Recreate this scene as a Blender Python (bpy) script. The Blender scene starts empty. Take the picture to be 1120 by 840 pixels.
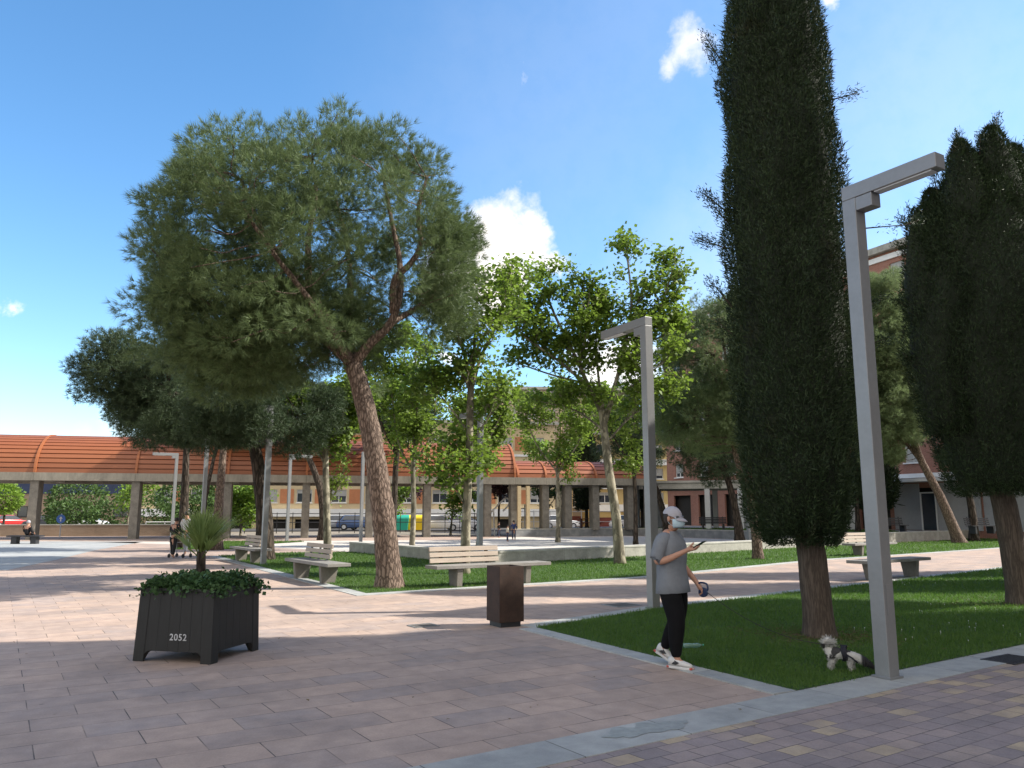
import bpy, bmesh, math, random
import numpy as np
from mathutils import Vector, Matrix, noise

R = math.radians
S = bpy.context.scene
COL = S.collection
rng = np.random.default_rng(7)
random.seed(7)

# ------------------------------------------------------------------ camera
EYE = 1.6
FPX = 870.0                       # focal length for a picture 1120 wide
TILT = math.atan(142 / FPX)
cam = bpy.data.objects.new("camera", bpy.data.cameras.new("camera"))
COL.objects.link(cam)
cam.location = (0, 0, EYE)
cam.rotation_euler = (math.pi / 2 + TILT, 0, 0)
cam.data.sensor_width = 36
cam.data.lens = 36 * FPX / 1120
cam.data.clip_start = 0.05
cam.data.clip_end = 4000
S.camera = cam
S.render.resolution_x, S.render.resolution_y = 1024, 768


def ray(px, py):
    a = (px - 560) / FPX
    b = -(py - 420) / FPX
    return Vector((a, math.cos(TILT) - b * math.sin(TILT), math.sin(TILT) + b * math.cos(TILT)))


def G(px, py, z=0.0):
    """ground point (x, y) met when measuring the photo at px, py"""
    d = ray(px, py)
    t = (z - EYE) / d.z
    return (d.x * t, d.y * t)


# ------------------------------------------------------------------ sky, sun, exposure
SUN_EL = R(40)
SUN_H = Vector((0.99, 0.11)).normalized()
W = bpy.data.worlds.new("World")
S.world = W
W.use_nodes = True
nt = W.node_tree
nt.nodes.clear()
wo = nt.nodes.new("ShaderNodeOutputWorld")
bg = nt.nodes.new("ShaderNodeBackground")
sky = nt.nodes.new("ShaderNodeTexSky")
sky.sky_type = 'NISHITA'
sky.sun_disc = False
sky.sun_elevation = SUN_EL
sky.sun_rotation = math.atan2(SUN_H.x, SUN_H.y)
sky.altitude = 700
sky.air_density = 1.0
sky.dust_density = 0.6
sky.ozone_density = 1.6
bg.inputs['Strength'].default_value = 0.135
nt.links.new(bg.outputs[0], wo.inputs[0])


def wmath(op, a, b=None, c=None, clamp=False):
    n = nt.nodes.new("ShaderNodeMath")
    n.operation = op
    n.use_clamp = clamp
    for i, v in enumerate((a, b, c)):
        if v is None:
            continue
        if isinstance(v, (int, float)):
            n.inputs[i].default_value = v
        else:
            nt.links.new(v, n.inputs[i])
    return n.outputs[0]


tc = nt.nodes.new("ShaderNodeTexCoord")


def wnoise(scale, detail, rough=0.6):
    n = nt.nodes.new("ShaderNodeTexNoise")
    n.inputs['Scale'].default_value = scale
    n.inputs['Detail'].default_value = detail
    n.inputs['Roughness'].default_value = rough
    nt.links.new(tc.outputs['Generated'], n.inputs['Vector'])
    return n


nz1, nz2 = wnoise(11, 8, 0.62), wnoise(34, 6, 0.6)
off = nt.nodes.new("ShaderNodeVectorMath")
off.operation = 'SUBTRACT'
nt.links.new(nz1.outputs['Color'], off.inputs[0])
off.inputs[1].default_value = (0.5, 0.5, 0.5)
offs = nt.nodes.new("ShaderNodeVectorMath")
offs.operation = 'SCALE'
nt.links.new(off.outputs[0], offs.inputs[0])
offs.inputs['Scale'].default_value = 0.13
wd = nt.nodes.new("ShaderNodeVectorMath")
wd.operation = 'ADD'
nt.links.new(tc.outputs['Generated'], wd.inputs[0])
nt.links.new(offs.outputs[0], wd.inputs[1])
cloud = None
# directions of the clouds in the sky: (bearing px, height px, radius px, softness 0..1, density)
for px, py, r, soft, dens in (
        (546, 256, 40, .8, 1), (522, 296, 50, .8, 1), (576, 268, 32, .7, 1), (604, 286, 20, .8, .9),
        (496, 310, 40, .6, .9), (545, 300, 45, .5, 1), (700, 395, 34, .6, .9), (660, 405, 30, .6, .9), (640, 385, 28, .6, .8),
        (452, 398, 16, .7, .8), (490, 388, 14, .7, .8), (752, 48, 26, 1.3, .75), (728, 64, 18, 1.3, .6),
        (903, 8, 14, 1, .7), (544, 13, 12, 1.2, .4), (572, 82, 6, 1.2, .2), (-2, 350, 10, .9, .7),
        (120, 470, 20, 1.1, .3), (700, 30, 150, 1.8, .08), (1010, 120, 160, 1.6, .16),
        (850, 330, 190, 1.6, .20), (620, 140, 190, 1.8, .08)):
    d = ray(px, py).normalized()
    dist = nt.nodes.new("ShaderNodeVectorMath")
    dist.operation = 'DISTANCE'
    nt.links.new(wd.outputs[0], dist.inputs[0])
    dist.inputs[1].default_value = d
    rr = r / FPX
    mr = nt.nodes.new("ShaderNodeMapRange")
    mr.interpolation_type = 'SMOOTHSTEP'
    nt.links.new(dist.outputs['Value'], mr.inputs['Value'])
    mr.inputs['From Min'].default_value = rr * max(0.0, 1 - soft * .8)
    mr.inputs['From Max'].default_value = rr * (1 + soft * .35)
    mr.inputs['To Min'].default_value = dens
    mr.inputs['To Max'].default_value = 0
    m = mr.outputs[0]
    cloud = m if cloud is None else wmath('MAXIMUM', cloud, m)
tex = wmath('MULTIPLY_ADD', nz2.outputs['Fac'], 0.9, 0.5, clamp=True)
cloud = wmath('MULTIPLY', cloud, tex, clamp=True)
# unseen broken cloud added behind the photographer to whiten light in the shade
sepd = nt.nodes.new("ShaderNodeSeparateXYZ")
nt.links.new(wd.outputs[0], sepd.inputs[0])
nz3 = wnoise(2.6, 7, 0.55)
behind = nt.nodes.new("ShaderNodeMapRange")
behind.interpolation_type = 'SMOOTHSTEP'
nt.links.new(sepd.outputs[1], behind.inputs['Value'])
behind.inputs['From Min'].default_value = .10
behind.inputs['From Max'].default_value = -.30
cover = nt.nodes.new("ShaderNodeMapRange")
cover.interpolation_type = 'SMOOTHSTEP'
nt.links.new(nz3.outputs['Fac'], cover.inputs['Value'])
cover.inputs['From Min'].default_value = .36
cover.inputs['From Max'].default_value = .52
cloud = wmath('MAXIMUM', cloud, wmath('MULTIPLY', behind.outputs[0], cover.outputs[0]))
hs = nt.nodes.new("ShaderNodeHueSaturation")
hs.inputs['Saturation'].default_value = 1.22
hs.inputs['Hue'].default_value = 0.496
hs.inputs['Value'].default_value = 1.0
nt.links.new(sky.outputs[0], hs.inputs['Color'])
mx = nt.nodes.new("ShaderNodeMix")
mx.data_type = 'RGBA'
nt.links.new(cloud, mx.inputs['Factor'])
nt.links.new(hs.outputs[0], mx.inputs[6])
mx.inputs[7].default_value = (5.4, 5.0, 4.6, 1)
nt.links.new(mx.outputs[2], bg.inputs['Color'])

sun = bpy.data.objects.new("sun", bpy.data.lights.new("sun", 'SUN'))
COL.objects.link(sun)
sun.data.energy = 4.4
sun.data.angle = R(0.53)
sun.data.color = (1.0, 0.94, 0.84)
sv = Vector((SUN_H.x * math.cos(SUN_EL), SUN_H.y * math.cos(SUN_EL), math.sin(SUN_EL)))
sun.rotation_euler = sv.to_track_quat('Z', 'Y').to_euler()
sun.location = (30, 6, 40)

S.view_settings.view_transform = 'Standard'
S.view_settings.look = 'None'
S.view_settings.gamma = 1
S.view_settings.exposure = 1.08
S.cycles.max_bounces = 6
S.cycles.transparent_max_bounces = 4


# ------------------------------------------------------------------ helpers
class MB:
    """collects faces; build() links them as ONE mesh object"""
    def __init__(self):
        self.v, self.f, self.m = [], [], []
        self.mi = 0

    def add(self, vs, fs):
        o = len(self.v)
        self.v.extend([tuple(p) for p in vs])
        for f in fs:
            self.f.append(tuple(i + o for i in f))
            self.m.append(self.mi)
        return self

    def box(self, c, s, rz=0.0, top=1.0, rx=0.0, ry=0.0):
        M = Matrix.Translation(c) @ Matrix.Rotation(rz, 4, 'Z') @ Matrix.Rotation(ry, 4, 'Y') @ Matrix.Rotation(rx, 4, 'X')
        x, y, z = s[0] / 2, s[1] / 2, s[2] / 2
        vs = [M @ Vector(p) for p in ((-x, -y, -z), (x, -y, -z), (x, y, -z), (-x, y, -z),
                                      (-x * top, -y * top, z), (x * top, -y * top, z), (x * top, y * top, z), (-x * top, y * top, z))]
        return self.add(vs, [(0, 3, 2, 1), (4, 5, 6, 7), (0, 1, 5, 4), (1, 2, 6, 5), (2, 3, 7, 6), (3, 0, 4, 7)])

    def prism(self, poly, z0, z1):
        n = len(poly)
        a = sum(poly[i][0] * poly[(i + 1) % n][1] - poly[(i + 1) % n][0] * poly[i][1] for i in range(n))
        if a < 0:
            poly = poly[::-1]
        vs = [(p[0], p[1], z0) for p in poly] + [(p[0], p[1], z1) for p in poly]
        fs = [tuple(range(n - 1, -1, -1)), tuple(range(n, 2 * n))]
        fs += [(i, (i + 1) % n, n + (i + 1) % n, n + i) for i in range(n)]
        return self.add(vs, fs)

    def extrude(self, prof, axis_a, axis_b, base, along, length):
        """a flat profile (list of (a, b)) swept along a vector"""
        A, B, L, P = Vector(axis_a), Vector(axis_b), Vector(along).normalized() * length, Vector(base)
        n = len(prof)
        v0 = [P + A * a + B * b for a, b in prof]
        vs = v0 + [p + L for p in v0]
        fs = [tuple(range(n)), tuple(range(2 * n - 1, n - 1, -1))]
        fs += [(i, n + i, n + (i + 1) % n, (i + 1) % n) for i in range(n)]
        return self.add(vs, fs)

    def tube(self, pts, rad, n=8, caps=True):
        pts = [Vector(p) for p in pts]
        if isinstance(rad, (int, float)):
            rad = [rad] * len(pts)
        vs, fs = [], []
        t0 = (pts[1] - pts[0]).normalized()
        ref = Vector((1, 0, 0)) if abs(t0.x) < .8 else Vector((0, 1, 0))
        nx = (ref - t0 * ref.dot(t0)).normalized()
        for i, p in enumerate(pts):
            t = (pts[min(i + 1, len(pts) - 1)] - pts[max(i - 1, 0)])
            t = t.normalized() if t.length > 1e-9 else t0
            nx = (nx - t * nx.dot(t))
            nx = nx.normalized() if nx.length > 1e-6 else t.orthogonal().normalized()
            ny = t.cross(nx)
            for k in range(n):
                a = 2 * math.pi * k / n
                vs.append(p + (nx * math.cos(a) + ny * math.sin(a)) * rad[i])
        for i in range(len(pts) - 1):
            for k in range(n):
                a, b = i * n + k, i * n + (k + 1) % n
                fs.append((a, b, b + n, a + n))
        if caps:
            fs.append(tuple(range(n - 1, -1, -1)))
            fs.append(tuple(range((len(pts) - 1) * n, len(pts) * n)))
        return self.add(vs, fs)

    def lathe(self, prof, n=16, c=(0, 0, 0), sx=1, sy=1):
        vs, fs = [], []
        for r, z in prof:
            for k in range(n):
                a = 2 * math.pi * k / n
                vs.append((c[0] + r * sx * math.cos(a), c[1] + r * sy * math.sin(a), c[2] + z))
        for i in range(len(prof) - 1):
            for k in range(n):
                a, b = i * n + k, i * n + (k + 1) % n
                fs.append((a, b, b + n, a + n))
        fs.append(tuple(range(n - 1, -1, -1)))
        fs.append(tuple(range((len(prof) - 1) * n, len(prof) * n)))
        return self.add(vs, fs)

    def build(self, name, mats, parent=None, smooth=False, bevel=0.0):
        me = bpy.data.meshes.new(name)
        me.from_pydata(self.v, [], self.f)
        if not isinstance(mats, (list, tuple)):
            mats = [mats]
        for m in mats:
            me.materials.append(m)
        if len(mats) > 1:
            me.polygons.foreach_set("material_index", self.m)
        if smooth:
            me.polygons.foreach_set("use_smooth", [True] * len(me.polygons))
        me.update()
        o = link(name, me, parent)
        if bevel:
            b = o.modifiers.new("bevel", 'BEVEL')
            b.width = bevel
            b.segments = 2
            b.limit_method = 'ANGLE'
            b.angle_limit = R(40)
        return o


def link(name, data, parent=None):
    o = bpy.data.objects.new(name, data)
    COL.objects.link(o)
    if parent:
        o.parent = parent
    return o


def tag(o, label=None, cat=None, group=None, kind=None):
    for k, v in (("label", label), ("category", cat), ("group", group), ("kind", kind)):
        if v:
            o[k] = v
    return o


def thing(name, label, cat, loc=(0, 0, 0), rz=0.0, group=None):
    o = link(name, None)
    o.empty_display_size = 0.2
    o.location = loc
    o.rotation_euler = (0, 0, rz)
    return tag(o, label, cat, group)


def copy_tree(o, loc=None, rz=None, label=None, parent=None, scale=None, group=None):
    c = o.copy()
    COL.objects.link(c)
    c.parent = parent
    for ch in list(o.children):
        copy_tree(ch, parent=c)
    if loc is not None:
        c.location = loc
    if rz is not None:
        c.rotation_euler = (0, 0, rz)
    if scale is not None:
        c.scale = scale if not isinstance(scale, (int, float)) else (scale,) * 3
    if label:
        c['label'] = label
    if group:
        c['group'] = group
    return c


def np_mesh(name, V, F, mat, parent=None, smooth=False):
    """V (n,3); F (m,k) with k the same for every face"""
    me = bpy.data.meshes.new(name)
    V = np.ascontiguousarray(V, dtype=np.float32)
    F = np.ascontiguousarray(F, dtype=np.int32)
    m, k = F.shape
    me.vertices.add(len(V))
    me.vertices.foreach_set("co", V.ravel())
    me.loops.add(m * k)
    me.loops.foreach_set("vertex_index", F.ravel())
    me.polygons.add(m)
    me.polygons.foreach_set("loop_start", np.arange(m, dtype=np.int32) * k)
    me.polygons.foreach_set("loop_total", np.full(m, k, dtype=np.int32))
    if smooth:
        me.polygons.foreach_set("use_smooth", np.ones(m, dtype=bool))
    me.materials.append(mat)
    me.update(calc_edges=True)
    return link(name, me, parent)


def unit(a):
    return a / np.maximum(np.linalg.norm(a, axis=1, keepdims=True), 1e-9)


def blades(C, D, L, Wd, droop=0.0):
    """thin triangles from C along D"""
    n = len(C)
    r = rng.normal(size=(n, 3))
    side = unit(np.cross(D, r)) * (Wd / 2)[:, None]
    tip = C + D * L[:, None]
    tip[:, 2] -= droop * L
    V = np.stack([C - side, C + side, tip], axis=1).reshape(-1, 3)
    return V, np.arange(3 * n).reshape(n, 3)


def leaves(C, D, L, Wd, N=None, fold=0.25):
    """two-sided folded leaves: base, side, tip, side"""
    n = len(C)
    N = rng.normal(size=(n, 3)) if N is None else N
    side = unit(np.cross(D, N))
    nn = unit(np.cross(side, D))
    mid = C + D * (L * .45)[:, None] + nn * (Wd * fold)[:, None]
    s = side * (Wd / 2)[:, None]
    V = np.stack([C, mid - s, C + D * L[:, None], mid + s], axis=1).reshape(-1, 3)
    i = np.arange(n)[:, None] * 4
    F = np.concatenate([i + np.array([[0, 1, 2]]), i + np.array([[0, 2, 3]])], axis=1).reshape(-1, 3)
    return V, F


# ------------------------------------------------------------------ materials
def new_mat(name):
    m = bpy.data.materials.new(name)
    m.use_nodes = True
    n = m.node_tree.nodes
    return m, m.node_tree, n['Principled BSDF'], n['Material Output']


def nd(t, kind, **kw):
    n = t.nodes.new(kind)
    for k, v in kw.items():
        if k in n.inputs:
            n.inputs[k].default_value = v
        else:
            setattr(n, k, v)
    return n


def coords(t, kind='Object', scale=(1, 1, 1), rot=0.0):
    c = t.nodes.new("ShaderNodeTexCoord")
    mp = t.nodes.new("ShaderNodeMapping")
    mp.inputs['Scale'].default_value = scale
    mp.inputs['Rotation'].default_value = (0, 0, rot)
    t.links.new(c.outputs[kind], mp.inputs['Vector'])
    return mp.outputs[0]


def ramp(t, fac, stops, interp='LINEAR'):
    r = t.nodes.new("ShaderNodeValToRGB")
    r.color_ramp.interpolation = interp
    e = r.color_ramp.elements
    while len(e) < len(stops):
        e.new(0.5)
    for i, (p, c) in enumerate(stops):
        e[i].position = p
        e[i].color = (*c, 1) if len(c) == 3 else c
    t.links.new(fac, r.inputs['Fac'])
    return r.outputs['Color']


def mixc(t, fac, a, b, mode='MIX'):
    m = t.nodes.new("ShaderNodeMix")
    m.data_type = 'RGBA'
    m.blend_type = mode
    for s, v in ((m.inputs['Factor'], fac), (m.inputs[6], a), (m.inputs[7], b)):
        if isinstance(v, (int, float)):
            s.default_value = v
        elif isinstance(v, tuple):
            s.default_value = (*v, 1) if len(v) == 3 else v
        else:
            t.links.new(v, s)
    return m.outputs[2]


def bump(t, p, h, strength=0.3, dist=0.01):
    b = t.nodes.new("ShaderNodeBump")
    b.inputs['Strength'].default_value = strength
    b.inputs['Distance'].default_value = dist
    t.links.new(h, b.inputs['Height'])
    t.links.new(b.outputs[0], p.inputs['Normal'])


def tnoise(t, vec, scale, detail=5, rough=.6, out='Fac'):
    n = nd(t, "ShaderNodeTexNoise", Scale=scale, Detail=detail, Roughness=rough)
    t.links.new(vec, n.inputs['Vector'])
    return n.outputs[out]


def plain(name, c, rough=.6, var=.18, scale=8, b=.15, metal=0.0, spec=.4, stretch=(1, 1, 1), dist=.004):
    """a worn surface: colour broken up by noise at two sizes"""
    m, t, p, o = new_mat(name)
    v = coords(t, scale=stretch)
    n1, n2 = tnoise(t, v, scale), tnoise(t, v, scale * 7, 3)
    lo = tuple(x * (1 - var) for x in c)
    hi = tuple(min(1, x * (1 + var)) for x in c)
    k = mixc(t, 0.35, n1, n2)
    t.links.new(ramp(t, k, [(.3, lo), (.7, hi)]), p.inputs['Base Color'])
    p.inputs['Roughness'].default_value = rough
    p.inputs['Metallic'].default_value = metal
    p.inputs['Specular IOR Level'].default_value = spec
    if b:
        bump(t, p, k, b, dist)
    return m


def leafy(name, c1, c2, c3, trans=.3, rough=.55, tcol=None):
    """leaf or needle: each one its own shade between three greens, some light coming through"""
    m, t, p, o = new_mat(name)
    g = t.nodes.new("ShaderNodeNewGeometry")
    col = ramp(t, g.outputs['Random Per Island'], [(0, c1), (.5, c2), (1, c3)])
    big = tnoise(t, coords(t), .9, 5)
    col = mixc(t, ramp(t, big, [(.35, (0, 0, 0)), (.7, (.5, .5, .5))]), col, c3)
    t.links.new(col, p.inputs['Base Color'])
    p.inputs['Roughness'].default_value = rough
    p.inputs['Specular IOR Level'].default_value = .3
    tr = t.nodes.new("ShaderNodeBsdfTranslucent")
    t.links.new(mixc(t, .6, col, tcol or c3), tr.inputs['Color'])
    mixs = t.nodes.new("ShaderNodeMixShader")
    mixs.inputs[0].default_value = trans
    t.links.new(p.outputs[0], mixs.inputs[1])
    t.links.new(tr.outputs[0], mixs.inputs[2])
    t.links.new(mixs.outputs[0], o.inputs[0])
    return m


def leafy_patchy(name, c1, c2, c3, trans, rough):
    """leaf material with brownish patches here and there"""
    m = leafy(name, c1, c2, c3, trans, rough)
    t = m.node_tree
    p = t.nodes['Principled BSDF']
    src = p.inputs['Base Color'].links[0].from_socket
    n = tnoise(t, coords(t, scale=(1, 1, .6)), 2.3, 5, .65)
    n2 = tnoise(t, coords(t, scale=(1, 1, .35)), 5.5, 3)
    c = mixc(t, ramp(t, n, [(.60, (0, 0, 0)), (.74, (.75, .75, .75))]), src, (.042, .030, .016))
    c = mixc(t, .55, c, ramp(t, n2, [(.3, (.55, .55, .55)), (.7, (1.5, 1.5, 1.35))]), 'MULTIPLY')
    t.links.new(c, p.inputs['Base Color'])
    return m


def bark(name, dark, light, scale=6, stretch=.25, b=1.0, dist=.04, spots=False):
    m, t, p, o = new_mat(name)
    v = coords(t, scale=(1, 1, stretch))
    wob = tnoise(t, v, scale * .8, 4, .6, 'Color')
    add = nd(t, "ShaderNodeVectorMath", operation='MULTIPLY_ADD')
    t.links.new(wob, add.inputs[0])
    add.inputs[1].default_value = (.12, .12, .12)
    t.links.new(v, add.inputs[2])
    vo = nd(t, "ShaderNodeTexVoronoi", feature='DISTANCE_TO_EDGE', Scale=scale)
    t.links.new(add.outputs[0], vo.inputs['Vector'])
    n = tnoise(t, v, scale * 5, 5)
    crack = ramp(t, vo.outputs['Distance'], [(.0, (0, 0, 0)), (.25, (1, 1, 1))])
    col = mixc(t, crack, dark, mixc(t, n, tuple(x * .7 for x in light), light))
    if spots:
        big = tnoise(t, coords(t, scale=(1, 1, .5)), 4.5, 3)
        col = mixc(t, ramp(t, big, [(.5, (0, 0, 0)), (.58, (1, 1, 1))]), col, tuple(min(.8, x * 1.6) for x in light))
    t.links.new(col, p.inputs['Base Color'])
    p.inputs['Roughness'].default_value = .9
    p.inputs['Specular IOR Level'].default_value = .2
    bump(t, p, mixc(t, .3, crack, n), b, dist)
    return m


AX = R(33.5)                       # the way the square is turned
VX = Vector((math.cos(AX), math.sin(AX), 0))
UX = Vector((math.sin(AX), -math.cos(AX), 0))


def paving(name, rot, bw, rh, stops, joint, jcol, stain=.35, off=.5, rough=.75, fine=60, constant=True, freq=2, sq=1.0):
    m, t, p, o = new_mat(name)
    v = coords(t, rot=-rot)
    br = nd(t, "ShaderNodeTexBrick", Scale=1.0)
    br.offset = off
    br.squash = sq
    br.squash_frequency = freq
    br.inputs['Brick Width'].default_value = bw
    br.inputs['Row Height'].default_value = rh
    br.inputs['Mortar Size'].default_value = joint
    br.inputs['Mortar Smooth'].default_value = .2
    br.inputs['Color1'].default_value = (0, 0, 0, 1)
    br.inputs['Color2'].default_value = (1, 1, 1, 1)
    br.inputs['Mortar'].default_value = (.5, .5, .5, 1)
    br.inputs['Bias'].default_value = 0
    t.links.new(v, br.inputs['Vector'])
    col = ramp(t, br.outputs['Color'], stops, 'CONSTANT' if constant else 'LINEAR')
    n1, n2, n3 = tnoise(t, v, .8, 6), tnoise(t, v, fine, 4, .7), tnoise(t, v, 5, 5)
    n4 = tnoise(t, v, 3.1, 4, .5)
    col = mixc(t, ramp(t, n4, [(.42, (0, 0, 0)), (.72, (.65, .65, .65))]), col, stops[len(stops) // 2][1])
    col = mixc(t, stain, col, ramp(t, n1, [(.3, (.55, .55, .55)), (.7, (1.15, 1.12, 1.1))]), 'MULTIPLY')
    col = mixc(t, stain, col, ramp(t, n3, [(.3, (.7, .7, .72)), (.7, (1.2, 1.2, 1.18))]), 'MULTIPLY')
    col = mixc(t, .4, col, ramp(t, n2, [(.3, (.7, .7, .7)), (.7, (1.25, 1.25, 1.25))]), 'MULTIPLY')
    vo = nd(t, "ShaderNodeTexVoronoi", Scale=1.9)
    t.links.new(v, vo.inputs['Vector'])
    col = mixc(t, ramp(t, vo.outputs['Distance'], [(.025, (.5, .5, .5)), (.05, (0, 0, 0))]), col, (.06, .055, .05))
    jn = tnoise(t, v, 2.2, 3)
    jf = nd(t, "ShaderNodeMath", operation='MULTIPLY')
    t.links.new(br.outputs['Fac'], jf.inputs[0])
    t.links.new(ramp(t, jn, [(.35, (.35, .35, .35)), (.6, (1, 1, 1))]), jf.inputs[1])
    col = mixc(t, jf.outputs[0], col, jcol)
    t.links.new(col, p.inputs['Base Color'])
    p.inputs['Roughness'].default_value = rough
    p.inputs['Specular IOR Level'].default_value = .3
    h = nd(t, "ShaderNodeMath", operation='MULTIPLY_ADD')
    t.links.new(br.outputs['Fac'], h.inputs[0])
    h.inputs[1].default_value = -1.0
    t.links.new(mixc(t, .5, n2, n3), h.inputs[2])
    bump(t, p, h.outputs[0], .5, .006)
    return m


M = {}
M['slab'] = paving("pink_slab", AX - R(1), .68, .40,
                   [(0, (.35, .278, .242)), (.22, (.395, .307, .258)), (.45, (.43, .326, .266)), (.66, (.39, .303, .256)), (.84, (.335, .275, .248))],
                   .0045, (.075, .062, .058), stain=.5)
M['slab_far'] = M['slab']
M['block'] = paving("mauve_block", AX + R(1), .25, .17,
                    [(0, (.285, .235, .228)), (.26, (.325, .262, .242)), (.48, (.262, .220, .215)), (.66, (.355, .285, .25)), (.81, (.435, .345, .24))],
                    .0045, (.08, .07, .065), stain=.4)
M['pale'] = paving("pale_slab", R(0), 1.2, .6,
                   [(0, (.33, .345, .345)), (.4, (.37, .38, .375)), (.7, (.30, .32, .325))], .006, (.2, .21, .22), stain=.3)
M['granite'] = paving("grey_granite", AX, 1.0, 6.0,
                      [(0, (.36, .37, .36)), (.35, (.40, .41, .395)), (.7, (.33, .345, .34))], .006, (.12, .12, .11), stain=.5, fine=140)
M['concrete'] = plain("concrete", (.38, .37, .33), .85, .3, 1.5, .3)
M['old_concrete'] = plain("weathered_concrete", (.32, .31, .27), .88, .35, 2.5, .35)
M['bench_stone'] = plain('worn_bench_concrete', (.21, .20, .185), .85, .25, 3, .3)
M['bench_leg'] = plain('shaded_bench_leg', (.17, .155, .135), .9, .25, 4, .3)  # concrete like the seat, with the shade below it put into the colour
M['asphalt'] = plain("asphalt", (.06, .06, .062), .9, .25, 3, .3)
M['dirt'] = plain("dry_ground", (.22, .19, .15), .95, .3, .4, .2)
M['soil'] = plain("soil", (.06, .045, .03), .95, .4, 6, .5)
M['galv'] = plain("galvanised_steel", (.235, .24, .245), .42, .10, 3, .05, metal=.35)
M['pale_steel'] = plain("pale_painted_steel", (.52, .53, .54), .4, .08, 3, .04, metal=.1)
M['dark_metal'] = plain("dark_metal", (.025, .026, .03), .5, .2, 5, .1)
M['corten'] = plain("rusty_steel", (.036, .019, .013), .75, .45, 9, .25)
M['wood'] = plain("bleached_wood", (.36, .30, .245), .8, .22, 3, .35, stretch=(1, 14, 14))
M['black_wood'] = plain("black_stained_wood", (.012, .012, .0125), .55, .35, 4, .4, stretch=(9, 9, 1))
M['white'] = plain("white_paint", (.75, .75, .73), .55, .07, 2, .05)
M['stone_white'] = plain("tree_shaded_marble", (.36, .36, .365), .5, .12, 1.2, .05)  # white marble greyed down to carry the tree shade over the shop
M['glass'] = plain("dark_window_glass", (.045, .055, .07), .08, .2, .6, 0, spec=.7)
M['lampglass'] = plain("frosted_lamp_glass", (.6, .62, .64), .3, .05, 3, 0)
M['pine'] = leafy("pine_needles", (.052, .088, .034), (.085, .130, .048), (.15, .205, .080), .28)
M['pine_dark'] = leafy("dark_pine_needles", (.028, .052, .026), (.042, .070, .030), (.065, .095, .04), .15)
M['pine_grey'] = leafy("grey_green_needles", (.095, .135, .06), (.135, .185, .08), (.19, .25, .11), .42)
M['plane'] = leafy("plane_tree_leaves", (.085, .14, .022), (.125, .195, .032), (.19, .26, .05), .48, tcol=(.22, .34, .04))
M['bright_leaf'] = leafy("bright_leaves", (.12, .22, .03), (.17, .28, .04), (.22, .34, .06), .4, tcol=(.28, .42, .05))
M['hedge_leaf'] = leafy("hedge_leaves", (.04, .085, .02), (.06, .115, .028), (.09, .15, .04), .25)
M['purple_leaf'] = leafy("purple_leaves", (.035, .018, .026), (.055, .026, .034), (.08, .04, .045), .2)
M['cypress'] = leafy_patchy("cypress_sprays", (.012, .026, .011), (.021, .039, .015), (.036, .058, .021), .10, .6)
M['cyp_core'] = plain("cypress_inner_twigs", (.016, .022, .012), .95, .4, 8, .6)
M['ivy'] = leafy("ivy_leaves", (.03, .07, .025), (.05, .105, .035), (.075, .14, .05), .25)
M['palm'] = leafy("palm_leaf", (.11, .16, .04), (.16, .22, .055), (.22, .28, .09), .4)
M['grass'] = leafy("grass_blades", (.040, .090, .016), (.066, .132, .024), (.115, .185, .04), .38, tcol=(.12, .26, .03))
M['lawn'] = plain("lawn_turf", (.035, .075, .012), .95, .4, 5, .6, dist=.02)
M['bark_pine'] = bark("furrowed_pine_bark", (.06, .042, .032), (.25, .185, .145), 15, .30, .8, .025)
M['bark_dark'] = bark("dark_bark", (.02, .016, .012), (.09, .07, .055), 8, .25)
M['bark_plane'] = bark("patchy_plane_bark", (.11, .10, .075), (.20, .18, .135), 5, .35, .3, .012, spots=True)  # whole tone lowered to carry the shade on the forked plane's trunk
M['bark_cyp'] = bark("fibrous_cypress_bark", (.055, .042, .034), (.125, .098, .078), 22, .10, .5, .012)
# ------------------------------------------------------------------ the ground
def sheet(name, pts, z, mat, kind='structure', label=None):
    m = MB()
    m.add([(p[0], p[1], z) for p in pts], [tuple(range(len(pts)))])
    o = m.build(name, mat)
    # every sheet faces up
    if o.data.polygons[0].normal.z < 0:
        o.data.flip_normals()
    o['kind'] = kind
    return o


def strip(name, pts, w, z0, z1, mat):
    """a kerb: a line swept to a band w wide on its left hand"""
    m = MB()
    P = [Vector((p[0], p[1])) for p in pts]
    L = []
    for i, p in enumerate(P):
        d1 = (P[i] - P[i - 1]).normalized() if i else (P[1] - P[0]).normalized()
        d2 = (P[i + 1] - P[i]).normalized() if i < len(P) - 1 else d1
        n = (Vector((-d1.y, d1.x)) + Vector((-d2.y, d2.x))).normalized()
        k = max(.4, n.dot(Vector((-d1.y, d1.x))))
        L.append(p + n * (w / k))
    for i in range(len(P) - 1):
        m.prism([tuple(P[i]), tuple(P[i + 1]), tuple(L[i + 1]), tuple(L[i])], z0, z1)
    o = m.build(name, mat)
    o['kind'] = 'structure'
    return o


a = 1500
sheet("ground", [(-a, -a), (a, -a), (a, a), (-a, a)], -.03, M['dirt'])
sheet("plaza_paving", [(-75, -40), (75, -40), (75, 61), (-75, 61)], 0, M['slab'])
sheet("road", [(-160, 63), (160, 90), (160, 108), (-160, 81)], -.012, M['asphalt'])
# light granite floor of the open square
sheet("pale_paving", [(-48, 48.5), (-21.5, 47.5), (-18.5, 36), (-16, 28.5), (-14.5, 23.4), (-22, 21), (-48, 19)], .004, M['pale'])
sheet("pale_paving", [(-6.8, 34.6), (-1.0, 26.0), (9.8, 35.3), (18.5, 43.3), (13.5, 51), (9, 59.5), (0, 56.2), (-3, 50), (-24, 46.5), (-12, 39.5)], .004,
      plain("pale_concrete_floor", (.47, .44, .40), .85, .12, .8, .2))
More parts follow.
